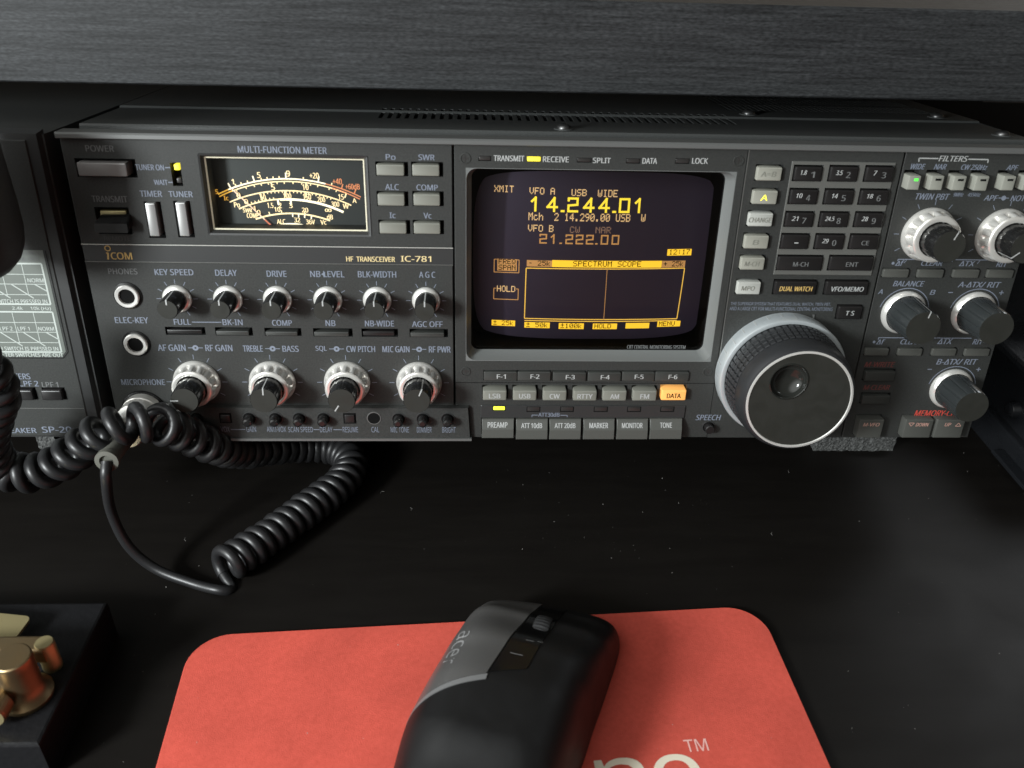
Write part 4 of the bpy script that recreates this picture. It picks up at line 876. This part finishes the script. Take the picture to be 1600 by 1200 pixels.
label('right', "MEMORY-CH", (404.08, 14.44, 20.8, 3.28), 'red_print', IT)

# --- the section sheets, now that the openings are known
m = sheet("front_panel", 0.4, X1-0.4, ZB1+0.25, ZTOP, holes['left_top'], depth=4); fp = m.build("meter_panel", radio, smooth=0)
m = sheet("front_panel", 0.4, X1-0.4, 0.3, ZB0-0.25, holes['left_low'], depth=4); fp2 = m.build("control_panel", radio, smooth=0)
m = MB(); m.box(0.4, X1-0.4, 0.5, 4, ZB0-0.1, ZB1+0.1, 'panel_dark'); m.box(0.4, X1-0.4, -0.2, 0.6, ZB1, ZB1+0.3, 'highlight_line'); m.box(0.4, X1-0.4, 0.05, 0.6, ZB0-0.3, ZB0, 'edge'); m.build("name_band", radio, smooth=0)  # thin pale strips painted where the band's bevelled edges catch light
zs = 30.62
m = sheet("front_panel", X1+0.4, X2-0.4, 0.3, ZTOP-0.5, holes['crt'], depth=4.2)
m.box(X1+0.4, X2-0.4, -0.03, 0.1, zs-0.15, zs+0.15, 'black'); cp = m.build("screen_panel", radio, smooth=0)
m = sheet("front_panel", X2-0.35, X3-0.5, zs, ZTOP, holes['pad'], y=PY, depth=4.5); m.box(X2-0.4, X3-0.5, 0, 4, 0.3, zs-0.2, 'panel'); kp = m.build("keypad_panel", radio, smooth=0)
m = MB(); m.box(X2-0.42, X2-0.12, PY-0.1, PY+0.5, zs, ZTOP, 'edge'); m.build("panel_edge", radio, smooth=0)
m = sheet("front_panel", X3+0.4, XR-0.4, 0.3, ZTOP, holes['right'], depth=4.2); rp = m.build("filter_panel", radio, smooth=0)
prt['left'].build("lettering", fp2, smooth=0); prt['crt'].build("lettering", cp, smooth=0); prt['pad'].build("lettering", kp, smooth=0); prt['right'].build("lettering", rp, smooth=0)

# --- feet under the radio, built in the radio's own frame
for fx in (60, 392):
    m = MB(); m.T = Matrix.Translation((fx, 72, 1.5)) @ Matrix.Rotation(pi/2, 4, 'X')
    m.T = Matrix.Translation((fx, 72, 1.5)) @ Matrix.Rotation(-pi/2, 4, 'X')
    m.lathe(0, 0, [(14, 0), (14, 24), (12.5, 27), (12, 29.6)] if fx > 200 else [(14, 0), (14, 34), (12.5, 37), (12, 39)], 'chassis', 36); m.build("foot", radio)

# ---------------------------------------------------------------- foam pad
b = MB(); n = 40; random.seed(3)
fx0, fx1, fy0, fy1, ft = 373.5, 421.5, 53, 92, 10.0
def foam_box(m, x0, x1, y0, y1, t, step=1.2, jit=0.45):
    nx, ny, nz = int((x1-x0)/step), int((y1-y0)/step), max(3, int(t/step))
    j = lambda: random.uniform(-jit, jit)
    def grid(fn, na, nb):
        V = [fn(i/na, k/nb) for k in range(nb+1) for i in range(na+1)]
        m.add(V, [(k*(na+1)+i, k*(na+1)+i+1, (k+1)*(na+1)+i+1, (k+1)*(na+1)+i) for k in range(nb) for i in range(na)], 'foam')
    cache = {}
    def P(x, y, z):
        key = (round(x, 3), round(y, 3), round(z, 3))
        if key not in cache: cache[key] = (x+j(), y+j(), max(0.05, z+j()))
        return cache[key]
    grid(lambda u, v: P(x0+(x1-x0)*u, y0, t*v), nx, nz); grid(lambda u, v: P(x0+(x1-x0)*u, y1, t*v), nx, nz)
    grid(lambda u, v: P(x0, y0+(y1-y0)*u, t*v), ny, nz); grid(lambda u, v: P(x1, y0+(y1-y0)*u, t*v), ny, nz)
    grid(lambda u, v: P(x0+(x1-x0)*u, y0+(y1-y0)*v, t), nx, ny)
foam_box(b, fx0, fx1, fy0, fy1, ft); o = b.build("foam_pad", smooth=0); tag(o, 'speckled grey foam pad under the right front of the radio', 'foam pad', 'foam pads under the equipment')
b = MB(); foam_box(b, -74.56, -64.24, 55.13, 81.13, 12); o = b.build("foam_pad", smooth=0); tag(o, 'speckled grey foam pad under the speaker cabinet', 'foam pad', 'foam pads under the equipment')

# ---------------------------------------------------------------- external speaker
spk = empty("external_speaker", (0, 0, RADIO_Z), (LEAN, 0, 0)); tag(spk, 'black communications speaker with a filter chart on its front, left of the radio', 'speaker')
SXR = -13.6
b = MB(); b.box(-205, SXR+6.5, 3, 230, 1, H-2, 'cover')
b.loft([([(-205, 0.3), (SXR+6.2, 0.3), (SXR+6.2, H), (-205, H)], 4), ([(-205, 0.3), (SXR+4.5, 0.3), (SXR+4.5, H-1.5), (-205, H-1.5)], 0.6), ([(-205, 1), (SXR, 1), (SXR, H-4), (-205, H-4)], 0.5)], 'panel_dark', cap1=False)
b.build("cabinet", spk, smooth=0)
sb = [(-38.28, 24.11), (-26.39, 24.15)]
hs = [(sb[1][0], sb[1][1]+0.2, 10.6, 6.2), (sb[1][0]-13.4, sb[1][1]+0.2, 10.6, 6.2), (sb[1][0]-26.8, sb[1][1]+0.2, 10.6, 6.2)]
m = sheet("front_panel", -204, SXR, 1, H-4, hs, y=0, depth=3.4); sp = m.build("front_panel", spk, smooth=0)
for h_ in hs:
    m = MB(); m.key(h_[0]-0.3, h_[1]-0.2, 9.4, 5.2, 3, -2.4, 'key_black', 0.5, 0.6); m.build("filter_button", spk, smooth=30)
ch = MB()
cTR, cBR = (-18.77, 94.44), (-17.98, 43.48)
xr = -19.14; xr = -16.6; zt = cTR[1]; zb = cBR[1]
ch.add([(-160, -0.12, zb), (xr-2.2, -0.12, zb), (xr, -0.12, zb+2.6), (xr, -0.12, zt), (-160, -0.12, zt)], [(0, 1, 2, 3, 4)], 'chart')
def cl(p, q, w=0.45, k='chart_line'): ch.line(p, q, w, -0.2, k)
zz = lambda py: py
Z = dict(f1t=88.29, f1b=69.23, f2t=65.53, f2b=45.74)
xl, xrr = -150, xr-1.9
for t_, b_ in ((Z['f1t'], Z['f1b']), (Z['f2t'], Z['f2b'])):
    for a, e in (((xl, t_), (xrr, t_)), ((xl, b_), (xrr, b_)), ((xrr, b_), (xrr, t_))): cl(a, e, 0.7)
    hh_ = t_-b_
    for fz in (0.26, 0.5, 0.76): cl((xl, t_-hh_*fz), (xrr, t_-hh_*fz), 0.28)
    for k in range(9): cl((xrr-8.6-k*9.3, t_), (xrr-8.6-k*9.3, b_+hh_*0.22), 0.28)
    for k in range(8): cl((xrr-k*10.2-5, t_-hh_*0.5), (xrr-k*10.2+3.5 if k else xrr, t_-hh_*(0.85 if k else 0.68)), 0.45)
def ct(st, xend, py, w, h=1.9, k='chart_line'): ch.text(st, (xend-w/2, py, w, h), -0.22, k)
ct("CHARACTERISTICS", xr-2, 93.1, 21, 1.8, 'dim_print'); ct("2.4k   10k OUT", xr-2.2, 90.42, 17, 1.9, 'dim_print')
ct("NORM", xrr-0.6, 80.57, 7, 1.9); ct("WHEN EACH SWITCH IS PRESSED IN", xrr-1.2, 70.57, 36); ct("2.4k     10k (Hz)", xrr-0.3, 67.19, 17)
ct("LPF 2   LPF 1     NORM", xrr-1, 57.36, 24); ct("WHEN EACH SWITCH IS PRESSED IN", xrr-1.2, 47.39, 38); ct("WHEN FILTER SWITCHES ARE OUT", xrr+0.4, 44.23, 37)
ch.poly([(xr+1.1, zt), (xr+1.1, zb+2.4), (xr-1.8, zb-0.9), (-160, zb-0.9)], 0.25, -0.2, 'black')
ch.build("filter_chart", sp, smooth=0)
lt = MB()
lt.text("FILTERS", (-41.29, 33.17, 11.39, 2.99), -0.12, 'print'); lt.text("LPF 2", (-36.87, 29.43, 8.51, 2.85), -0.12, 'print'); lt.text("LPF 1", (-27.29, 28.88, 7.36, 2.69), -0.12, 'dim_print'); lt.text("AF", (-47.28, 29.39, 7.03, 2.85), -0.12, 'print')
lt.text("SPEAKER", (-47.59, 4.18, 17.16, 2.83), -0.12, 'print'); lt.text("SP-20", (-29.24, 4.64, 13.9, 3.37), -0.12, 'print')
zq = 16.26; lt.line((-200, zq), (SXR-0.5, zq), 0.3, -0.1, 'edge')
lt.build("lettering", sp, smooth=0)
for fx, hgt in ((-64, 26.8), (-180, 38.8)):
    m = MB(); m.T = Matrix.Translation((fx, 66, 1.5)) @ Matrix.Rotation(-pi/2, 4, 'X'); m.lathe(0, 0, [(10, 0), (10, hgt-3), (9, hgt)], 'chassis', 30); m.build("foot", spk)

# ---------------------------------------------------------------- microphone at the left edge
mic = empty("hanging_microphone", (-27, -25, 146)); tag(mic, 'black rounded microphone body hanging at the left edge in front of the speaker', 'microphone')
b = MB(); b.T = Matrix.Rotation(-pi/2, 4, 'X')
b.lathe(0, 0, [(1.5, 0), (9, -0.8), (14.5, -3.2), (18.5, -7.2), (21, -12.5), (22.2, -19), (22.5, -28), (22.5, -52), (21, -57), (17, -60), (5, -61)], 'mic', 56); b.build("body", mic, smooth=60)
b = MB(); b.tube(spline([(0, 0, 52), (-6, -2, 63), (-26, -10, 66), (-90, -30, 60), (-200, -60, 40)], 3), 6, 'mic', 14); b.build("boom_arm", mic, smooth=60)

# ---------------------------------------------------------------- coiled microphone cord
cord = empty("microphone_cord", (14.1, -28.04, 67.3)); tag(cord, 'black coiled cord looping from the microphone socket over the desk', 'cord')
off = Vector((14.1, -28.04, 67.3))
def helix(path, R, pitch_fn, start=0.0, step=0.5):
    pts = spline(path, step); out = []; N = len(pts)
    t = (pts[1]-pts[0]).normalized(); u = Vector((0, 0, 1)); u = (u-t*u.dot(t)).normalized(); ph = start; tot = N*step
    for i, p in enumerate(pts):
        t2 = (pts[min(i+1, N-1)]-pts[max(i-1, 0)]).normalized(); u = (u-t2*u.dot(t2)).normalized(); w = t2.cross(u)
        dph = 2*pi*step/pitch_fn(i/N)
        for k in range(3):
            a = ph+dph*k/3; c_ = p.lerp(pts[min(i+1, N-1)], k/3); rr_ = R*(1+0.03*sin(a*0.37)+0.03*sin(a*0.11+1))
            out.append(c_+(u*cos(a)+w*sin(a))*rr_)
        ph += dph
    return out
path = [(55.22, -47.89, 9.8), (61.37, -41.21, 9.8), (72.18, -27.91, 9.6), (87.47, -7.76, 9.6), (101.1, 11.54, 9.6), (105.04, 29.02, 9.6), (95.96, 42.33, 9.6), (80.61, 42.13, 12), (65.3, 29.78, 20), (52.97, 13.04, 31), (46.14, -3.35, 45.82), (39.8, -12.05, 57.65), (34.02, -19.85, 68.48),
        (30.1, -25.09, 75.43), (23.23, -28.78, 78.38), (13.75, -30.93, 77.14), (4.01, -30.6, 71.32), (-4.32, -30.35, 64.75), (-13.09, -30.12, 58.07), (-22.56, -29.74, 52.65), (-31.43, -29.93, 50.97), (-39.04, -29.77, 52.35), (-42.19, -32.69, 61.92), (-37.93, -37.02, 76.72), (-29.97, -39.42, 90.8), (-23.59, -42.02, 103.13), (-22.94, -44.71, 114.69), (-25.26, -47.51, 125.24)]
path = [Vector(p)-off for p in path]
Hp = helix(path, 6.7, lambda t: 6.0 if t < 0.36 else 6.8 if t < 0.5 else (9.6 if t < 0.76 else 7.4), start=3.4)
b = MB(); b.tube(Hp, 2.75, 'cord', 10); b.build("coiled_section", cord, smooth=80, weld=False)
be = Vector((14.1, -44.93, 69.25))
lead = [be, (13.82, -48.7, 62.77), Vector((9.35, -44.27, 40)), Vector((12.54, -44.6, 20)), Vector((22.76, -46.43, 7)), Vector((40.59, -51.73, 2.6)), Vector((54.41, -56.3, 2.6)), Vector((59.89, -50.36, 3.5))]
tg = (Hp[1]-Hp[0]).normalized(); lead = [Vector(p)-off for p in lead[:-1]]+[Hp[0]-tg*9, Hp[0]-tg*3, Hp[1]]
b = MB(); b.tube(spline(lead, 1.5), 2.3, 'cord', 14); b.build("straight_lead", cord, smooth=80)
Rr = Matrix.Rotation(LEAN, 4, 'X')
def along(m):   # frame with the socket's axis through the origin of the radio coordinates (14.1, y, 15.3)
    m.T = Matrix.Translation(-off) @ Matrix.Translation((0, 0, RADIO_Z)) @ Rr
m = MB(); along(m); m.lathe(14.1, 15.3, [(8.0, -4), (8.0, -5.2), (9.0, -5.4), (9.0, -12), (8.0, -13), (7.4, -14.5), (7.4, -22), (6.6, -24)], 'chrome', 64, mod=lambda a, r, y: r*(1-0.02*(0.5+0.5*cos(40*a))) if -12.5 < y < -5.3 else r); m.build("plug", cord, smooth=40)
m = MB(); along(m); m.lathe(14.1, 15.3, [(4.6, -23), (4.6, -27), (4.3, -44), (5.0, -44.5), (5.0, -47.2), (3.0, -47.4), (2.4, -46)], 'boot', 40); m.build("strain_relief", cord, smooth=40)
m = MB(); along(m); m.box(16.5, 20.4, -30, -26.5, 17.2, 19.4, 'brass'); m.lathe(18.6, 18.4, [(1.6, -29.6), (1.6, -31), (1.2, -31.4)], 'chrome', 18); m.build("cord_clamp", cord, smooth=30)

# ---------------------------------------------------------------- mouse pad
px0, px1, py0, py1 = 49.8, 306.6, -272.0, 0
b = MB()
TLp, TRp = (49.42, -82.94, 0), (305.08, -68.58, 0)
ang = atan2(TRp[1]-TLp[1], TRp[0]-TLp[0]); 
pad = empty("mouse_pad", (TLp[0], TLp[1], 0), (0, 0, ang)); tag(pad, 'red cloth mouse pad with rounded corners and cream lettering', 'mouse pad')
PWD = hypot(TRp[0]-TLp[0], TRp[1]-TLp[1]); PH = 200
def flat_rr(w, h, r, e, n=10):
    return [(x, z) for x, z in reversed(rr(w/2, -h/2, w-2*e, h-2*e, r, n))]
b.T = Matrix(((1, 0, 0, 0), (0, 0, 1, 0), (0, 1, 0, 0), (0, 0, 0, 1)))
b.loft([(flat_rr(PWD, PH, 17, 0), 0.05), (flat_rr(PWD, PH, 17, 0), 2.2)], 'pad_edge', cap1=False)
b.loft([(flat_rr(PWD, PH, 17, 0), 2.2), (flat_rr(PWD, PH, 16.7, 0.35), 2.6)], 'red')
b.build("cloth", pad, smooth=0)
def padxy(p):
    d = Vector((p[0]-TLp[0], p[1]-TLp[1])); return (d.x*cos(ang)+d.y*sin(ang), -d.x*sin(ang)+d.y*cos(ang))
m = MB(); m.T = b.T @ Matrix.Diagonal((1, 1, 1, 1))
def padtext(st, x0, x1, ytop, h, k, bold):
    V, F, bb = glyphs(st, bold); s_ = h/(bb[3]-bb[1]); sx = (x1-x0)/(bb[2]-bb[0])
    m.T = Matrix.Identity(4)
    m.add([(x0+(a-bb[0])*sx, ytop-(bb[3]-c_)*s_, 2.68) for a, c_ in V], F, k)
q0, q1, q2 = padxy((254.69, -137.92, 2.6)), padxy((263.85, -138.1, 2.6)), padxy((258.16, -143, 2.6))
padtext("TM", q0[0], q1[0], q0[1], q0[1]-q2[1], 'pad_tm', 0.0); m.build("trademark_sign", pad, smooth=0); m = MB()
q0, q1 = padxy((218.17, -144, 2.6)), padxy((258.57, -143.42, 2.6))
wl2 = (q1[0]-q0[0]-2.6)/2
for st, x0 in (("n", q0[0]), ("e", q0[0]+wl2+2.6)):
    padtext(st, x0, x0+wl2, q1[1], 20, 'pad_white', 0.03); m.build("letter", pad, smooth=0); m = MB()


# ---------------------------------------------------------------- mouse
mouse = empty("computer_mouse", (187, -132, 2.7), (0, 0, radians(-20))); tag(mouse, 'black computer mouse with a grey left button on the red pad', 'mouse')
def lerp_tab(tab, t):
    for (a, va), (c_, vc) in zip(tab, tab[1:]):
        if t <= c_:
            u = (t-a)/(c_-a); u = max(0, min(1, u)); u = u*u*(3-2*u)*0.5+u*0.5; return va+(vc-va)*u
    return tab[-1][1]
WL = [(-62, 6), (-60, 16), (-54, 25), (-42, 34), (-20, 37.0), (5, 36.0), (30, 33.3), (44, 30.8), (49.6, 30.0), (50.5, 29.6)]
WR_ = [(-62, 6), (-60, 16), (-54, 23), (-42, 27.5), (-20, 30), (5, 31), (30, 32.4), (42, 33.0), (48.6, 33), (50.5, 32)]
HT = [(-62, 4), (-58, 14), (-45, 27), (-25, 34), (-5, 35.5), (15, 33), (35, 26), (46, 19.5), (50.5, 16.0)]
def shell(lx, ly):
    wl, wr, ht = lerp_tab(WL, ly), lerp_tab(WR_, ly), lerp_tab(HT, ly)
    u = min(1, abs(lx)/(wl if lx < 0 else wr))
    f_ = max(0, min(1, (ly-10)/35)); e1 = 3.6+3.0*f_; return ht*max(0.0, (1-u**e1))**(0.46-0.08*f_)
b = MB(); V = []; F = []
rows = [-62+112.5*i/74 for i in range(75)]; NU = 48
for ly in rows:
    wl, wr = lerp_tab(WL, ly), lerp_tab(WR_, ly)
    for i in range(NU+1):
        u = -cos(pi*i/NU); u = u*(0.5+0.5*abs(u)) if False else u
        lx = u*(wl if u < 0 else wr); fr_ = (2.0*(1-u*u)+3.5*u)*max(0, (ly-30)/20.5)**2 if ly > 30 else 0
        V.append((lx, ly+fr_, shell(lx, ly)))
for j in range(len(rows)-1):
    for i in range(NU): F.append((j*(NU+1)+i, j*(NU+1)+i+1, (j+1)*(NU+1)+i+1, (j+1)*(NU+1)+i))
# front wall
top = V[-(NU+1):]; low = [(x*0.96, y-1.5, 0) for x, y, z in top]
b.add(V, F, 'mouse'); b.add(top+low, [(i, NU+1+i, NU+2+i, i+1) for i in range(NU)], 'mouse')
b.build("shell", mouse, smooth=70)
def fshift(lx, ly):
    wl, wr = lerp_tab(WL, min(ly, 50.5)), lerp_tab(WR_, min(ly, 50.5)); u = max(-1, min(1, lx/(wl if lx < 0 else wr)))
    return (2.0*(1-u*u)+3.5*u)*max(0, (ly-30)/20.5)**2 if ly > 30 else 0
def patch(name, fn, k, lift=0.45, n=26, skirt=1.2, kx=None):
    m = MB(); V = []
    for j in range(n+1):
        for i in range(n+1):
            lx, ly = fn(i/n, j/n); V.append((lx, ly+fshift(lx, ly), shell(lx, ly)+lift))
    F = [(j*(n+1)+i, j*(n+1)+i+1, (j+1)*(n+1)+i+1, (j+1)*(n+1)+i) for j in range(n) for i in range(n)]
    rim = [i for i in range(n+1)]+[(k_+1)*(n+1)+n for k_ in range(n)]+[n*(n+1)+n-1-i for i in range(n)]+[(n-1-k_)*(n+1) for k_ in range(n-1)]
    o_ = len(V); V2 = V+[(V[r][0], V[r][1], V[r][2]-skirt) for r in rim]; L2 = len(rim)
    m.add(V2, F+[(rim[i], rim[(i+1) % L2], o_+(i+1) % L2, o_+i) for i in range(L2)], k)
    return m.build(name, mouse, smooth=50)
# grey left button: right edge from (-3,50) to (-8,0), rear edge sweeping back to the left side
def gb(u, v):
    xr_ = -9.2+6.4*v; yr = -4.5+55*v
    wl = lerp_tab(WL, -17+67*v); xl_ = -wl*(0.985); yl = -18.5+68.5*v
    yy = yl+(yr-yl)*u+1.2*u*(1-u)*(1-v); xx = xl_+(xr_-xl_)*u
    wl2 = lerp_tab(WL, yy); xx = max(xx, -wl2*0.985)
    return (xx, yy)
btn = patch("left_button", gb, 'mouse_grey', 0.5)
patch("button_edge", lambda u, v: (lambda a: (a[0]+(0.6*u), a[1]-2.3*(1-v)))(gb(u, 0)), 'edge_grey', 0.42)
patch("centre_strip", lambda u, v: (-8.5+6.5*v+(12.8-2.4*v)*u, -3.5+53.7*v+(6.5*u)*(1-v)), 'mouse_gloss', 0.35)
b = MB(); b.T = Matrix.Translation((2.4, 30.5, 19.0)) @ Matrix.Rotation(-pi/2, 4, 'Z')
b.lathe(0, 0, [(8, -3.5), (9.4, -3.3), (10.0, -2.5), (10.2, 0), (10.0, 2.5), (9.4, 3.3), (8, 3.5)], 'wheel', 144, mod=lambda a, r, y: r*(1-0.03*(0.5+0.5*cos(36*a))) if abs(y) < 2.6 else r); b.build("scroll_wheel", mouse, smooth=40)
m = MB()
for lx, ly, w_ in ((1.2, 17.5, 3.2), (5.2, 18.4, 2.2), (-1.5, 8.5, 5)):
    m.add([(lx+dx, ly+dy, shell(lx+dx, ly+dy)+0.6) for dx, dy in ((-w_/2, -0.15), (w_/2, 0.15), (w_/2, 0.45), (-w_/2, 0.15))], [(0, 1, 2, 3)], 'logo')
m.build("strip_marks", mouse, smooth=0)
V, F, bb = glyphs("acer", 0.0); s_ = 19/(bb[2]-bb[0]); m = MB()
ly0 = 12.56-4.5; ex = lambda ly: Vector((-0.73*lerp_tab(WL, ly), ly)); lc = ex(ly0); dv = (ex(ly0-7)-ex(ly0+7)).normalized(); nv = Vector((-dv.y, dv.x))
pts = []
for a, c_ in V:
    q = lc+dv*((a-(bb[0]+bb[2])/2)*s_)+nv*((c_-(bb[1]+bb[3])/2)*s_*0.95); pts.append((q.x, q.y+fshift(q.x, q.y), shell(q.x, q.y)+0.62))
m.add(pts, F, 'logo'); m.build("logo_lettering", btn, smooth=0)

# ---------------------------------------------------------------- telegraph key at the lower left
key = empty("telegraph_key", (-25, -113, 0)); tag(key, 'brass telegraph key on a heavy black base at the lower left', 'telegraph key')
ko = Vector((25, 113, 0))
b = MB()
def hbox(m, x0, x1, y0, y1, z0, z1, k, bev=1.0):
    T0 = m.T.copy(); m.T = T0 @ Matrix(((1, 0, 0, 0), (0, 0, 1, 0), (0, -1, 0, 0), (0, 0, 0, 1))) if False else T0
    q = lambda e: [(x0+e, y0+e), (x1-e, y0+e), (x1-e, y1-e), (x0+e, y1-e)]
    pts = [(x, y, z0) for x, y in q(0)]+[(x, y, z1-bev) for x, y in q(0)]+[(x, y, z1-bev*0.3) for x, y in q(bev*0.3)]+[(x, y, z1) for x, y in q(bev)]
    fs = [(l*4+i, l*4+(i+1) % 4, (l+1)*4+(i+1) % 4, (l+1)*4+i) for l in range(3) for i in range(4)]+[(12, 13, 14, 15), (3, 2, 1, 0)]
    m.add(pts, fs, k)
b.T = Matrix.Translation(ko); hbox(b, -75, 15.5, -147.2, -79.2, 0, 20, 'base_black', 1.2); b.build("base", key, smooth=0)
b = MB(); b.T = Matrix.Translation(ko+Vector((2.6, -126.0, 20))) @ Matrix.Rotation(-pi/2, 4, 'X')
b.lathe(0, 0, [(9.4, 0), (9.4, -1.6), (8.4, -2.6), (7.2, -4), (6.6, -7), (6.6, -18), (6.8, -20.5), (6.6, -21.6), (6.1, -22)][::1], 'brass', 48)
b.build("binding_post", key, smooth=35)
b = MB(); b.T = Matrix.Translation(ko+Vector((-2.2, -133.5, 28)))
b.lathe(0, 0, [(3, 6), (3, 0), (4.6, -0.4), (5.6, -1.4), (5.6, -7.0), (5.0, -8.0)], 'brass', 90, mod=lambda a, r, y: r*(1-0.025*(0.5+0.5*cos(30*a))) if -7.2 < y < -1 else r, kcap='plate'); b.build("thumb_screw", key, smooth=25)
b = MB(); b.T = Matrix.Translation(ko); hbox(b, -60, 7.5, -116.5, -108.5, 27, 33.5, 'brass', 1.2); b.build("lever_arm", key, smooth=0)
b = MB(); b.T = Matrix.Translation(ko+Vector((6.5, -112.5, 26))) @ Matrix.Rotation(-pi/2, 4, 'X')
b.lathe(0, 0, [(3.6, 6), (3.6, -7.2), (3.2, -8)], 'plate', 36); b.build("lever_screw", key, smooth=35)
b = MB(); b.T = Matrix.Translation(ko+Vector((-12.5, -98, 25))) @ Matrix.Rotation(radians(-8), 4, 'Z')
q = rr(-12, 0, 30, 12, 2.5, 5); b.add([(x, z, 1.2) for x, z in q]+[(x, z, 0) for x, z in q], [tuple(reversed(range(len(q))))]+[(i, (i+1) % len(q), len(q)+(i+1) % len(q), len(q)+i) for i in range(len(q))], 'plate')
b.build("name_plate", key, smooth=30)
b = MB(); b.T = Matrix.Translation(ko+Vector((-22, -98, 19))) @ Matrix.Rotation(-pi/2, 4, 'X'); b.lathe(0, 0, [(4, 0), (4, -6.5)], 'brass', 24); b.build("plate_post", key)

# ---------------------------------------------------------------- case beyond the right end of the radio
case = empty("equipment_case", (540, 90, 0)); tag(case, 'glossy black case at the right edge beside the radio', 'case')
b = MB(); b.T = Matrix.Translation((-540, -90, 0)); hbox(b, 482, 640, 20, 300, 0, 58, 'case', 3); b.build("body", case, smooth=0)
b = MB(); b.T = Matrix.Translation((-540, -90, 0)); hbox(b, 484, 638, 108, 298, 57, 100, 'case', 3); b.build("reflection_block", case, smooth=0)  # added block; keeps the desk gap from mirroring the room light
b = MB(); b.T = Matrix.Translation((-540, -90, 0)); hbox(b, 477, 482.5, 14, 66, 18, 23, 'case', 1.2); hbox(b, 475, 482.5, 10, 44, 6, 8.2, 'case', 0.6); b.build("rail", case, smooth=0)
b = MB(); q = (479.66, 47.25, 34); b.T = Matrix.Translation((q[0]-540, q[1]-90, 34)) @ Matrix.Rotation(-pi/2, 4, 'Z') 
b.lathe(0, 0, [(4.5, 8), (4.5, -1), (4.0, -2.2), (2.2, -3.0)], 'case', 32); b.build("side_knob", case)

# ---------------------------------------------------------------- dust on the desk
random.seed(11); b = MB()
def speck(x, y, z, r):
    n = 5; a0 = random.uniform(0, 6)
    ring = [(x+r*random.uniform(0.5, 1.2)*cos(a0+2*pi*i/n), y+r*random.uniform(0.5, 1.2)*sin(a0+2*pi*i/n), z+0.03) for i in range(n)]
    b.add(ring+[(x, y, z+r*0.8)], [(i, (i+1) % n, n) for i in range(n)], 'dust')
clumps = [(random.uniform(-40, 500), random.uniform(-140, 50)) for _ in range(26)]
for i in range(190):
    c_ = random.choice(clumps); x, y = (random.gauss(c_[0], 16), random.gauss(c_[1], 10)) if random.random() < 0.7 else (random.uniform(-60, 520), random.uniform(-150, 60))
    if y > 90: continue
    if 46 < x < 312 and y < -60: continue
    if x < 18 and y < -70: continue
    speck(x, y, 0, 0.10+0.26*random.random()**4)
for i in range(26):
    x, y = random.uniform(60, 300), random.uniform(-145, -85)
    if 140 < x < 240: continue
    speck(x, y, 2.65, 0.10+0.25*random.random()**3)
for i in range(6):
    x, y, a = random.uniform(20, 480), random.uniform(-60, 40), random.uniform(0, 6)
    b.tube([(x, y, 0.12), (x+1.4*cos(a), y+1.4*sin(a), 0.3), (x+2.6*cos(a+0.5), y+2.6*sin(a+0.5), 0.12)], 0.05, 'dust', 4)
o = b.build("dust", smooth=0, weld=False); tag(o, 'pale dust specks scattered over the black desk and red pad', 'dust', kind='stuff')
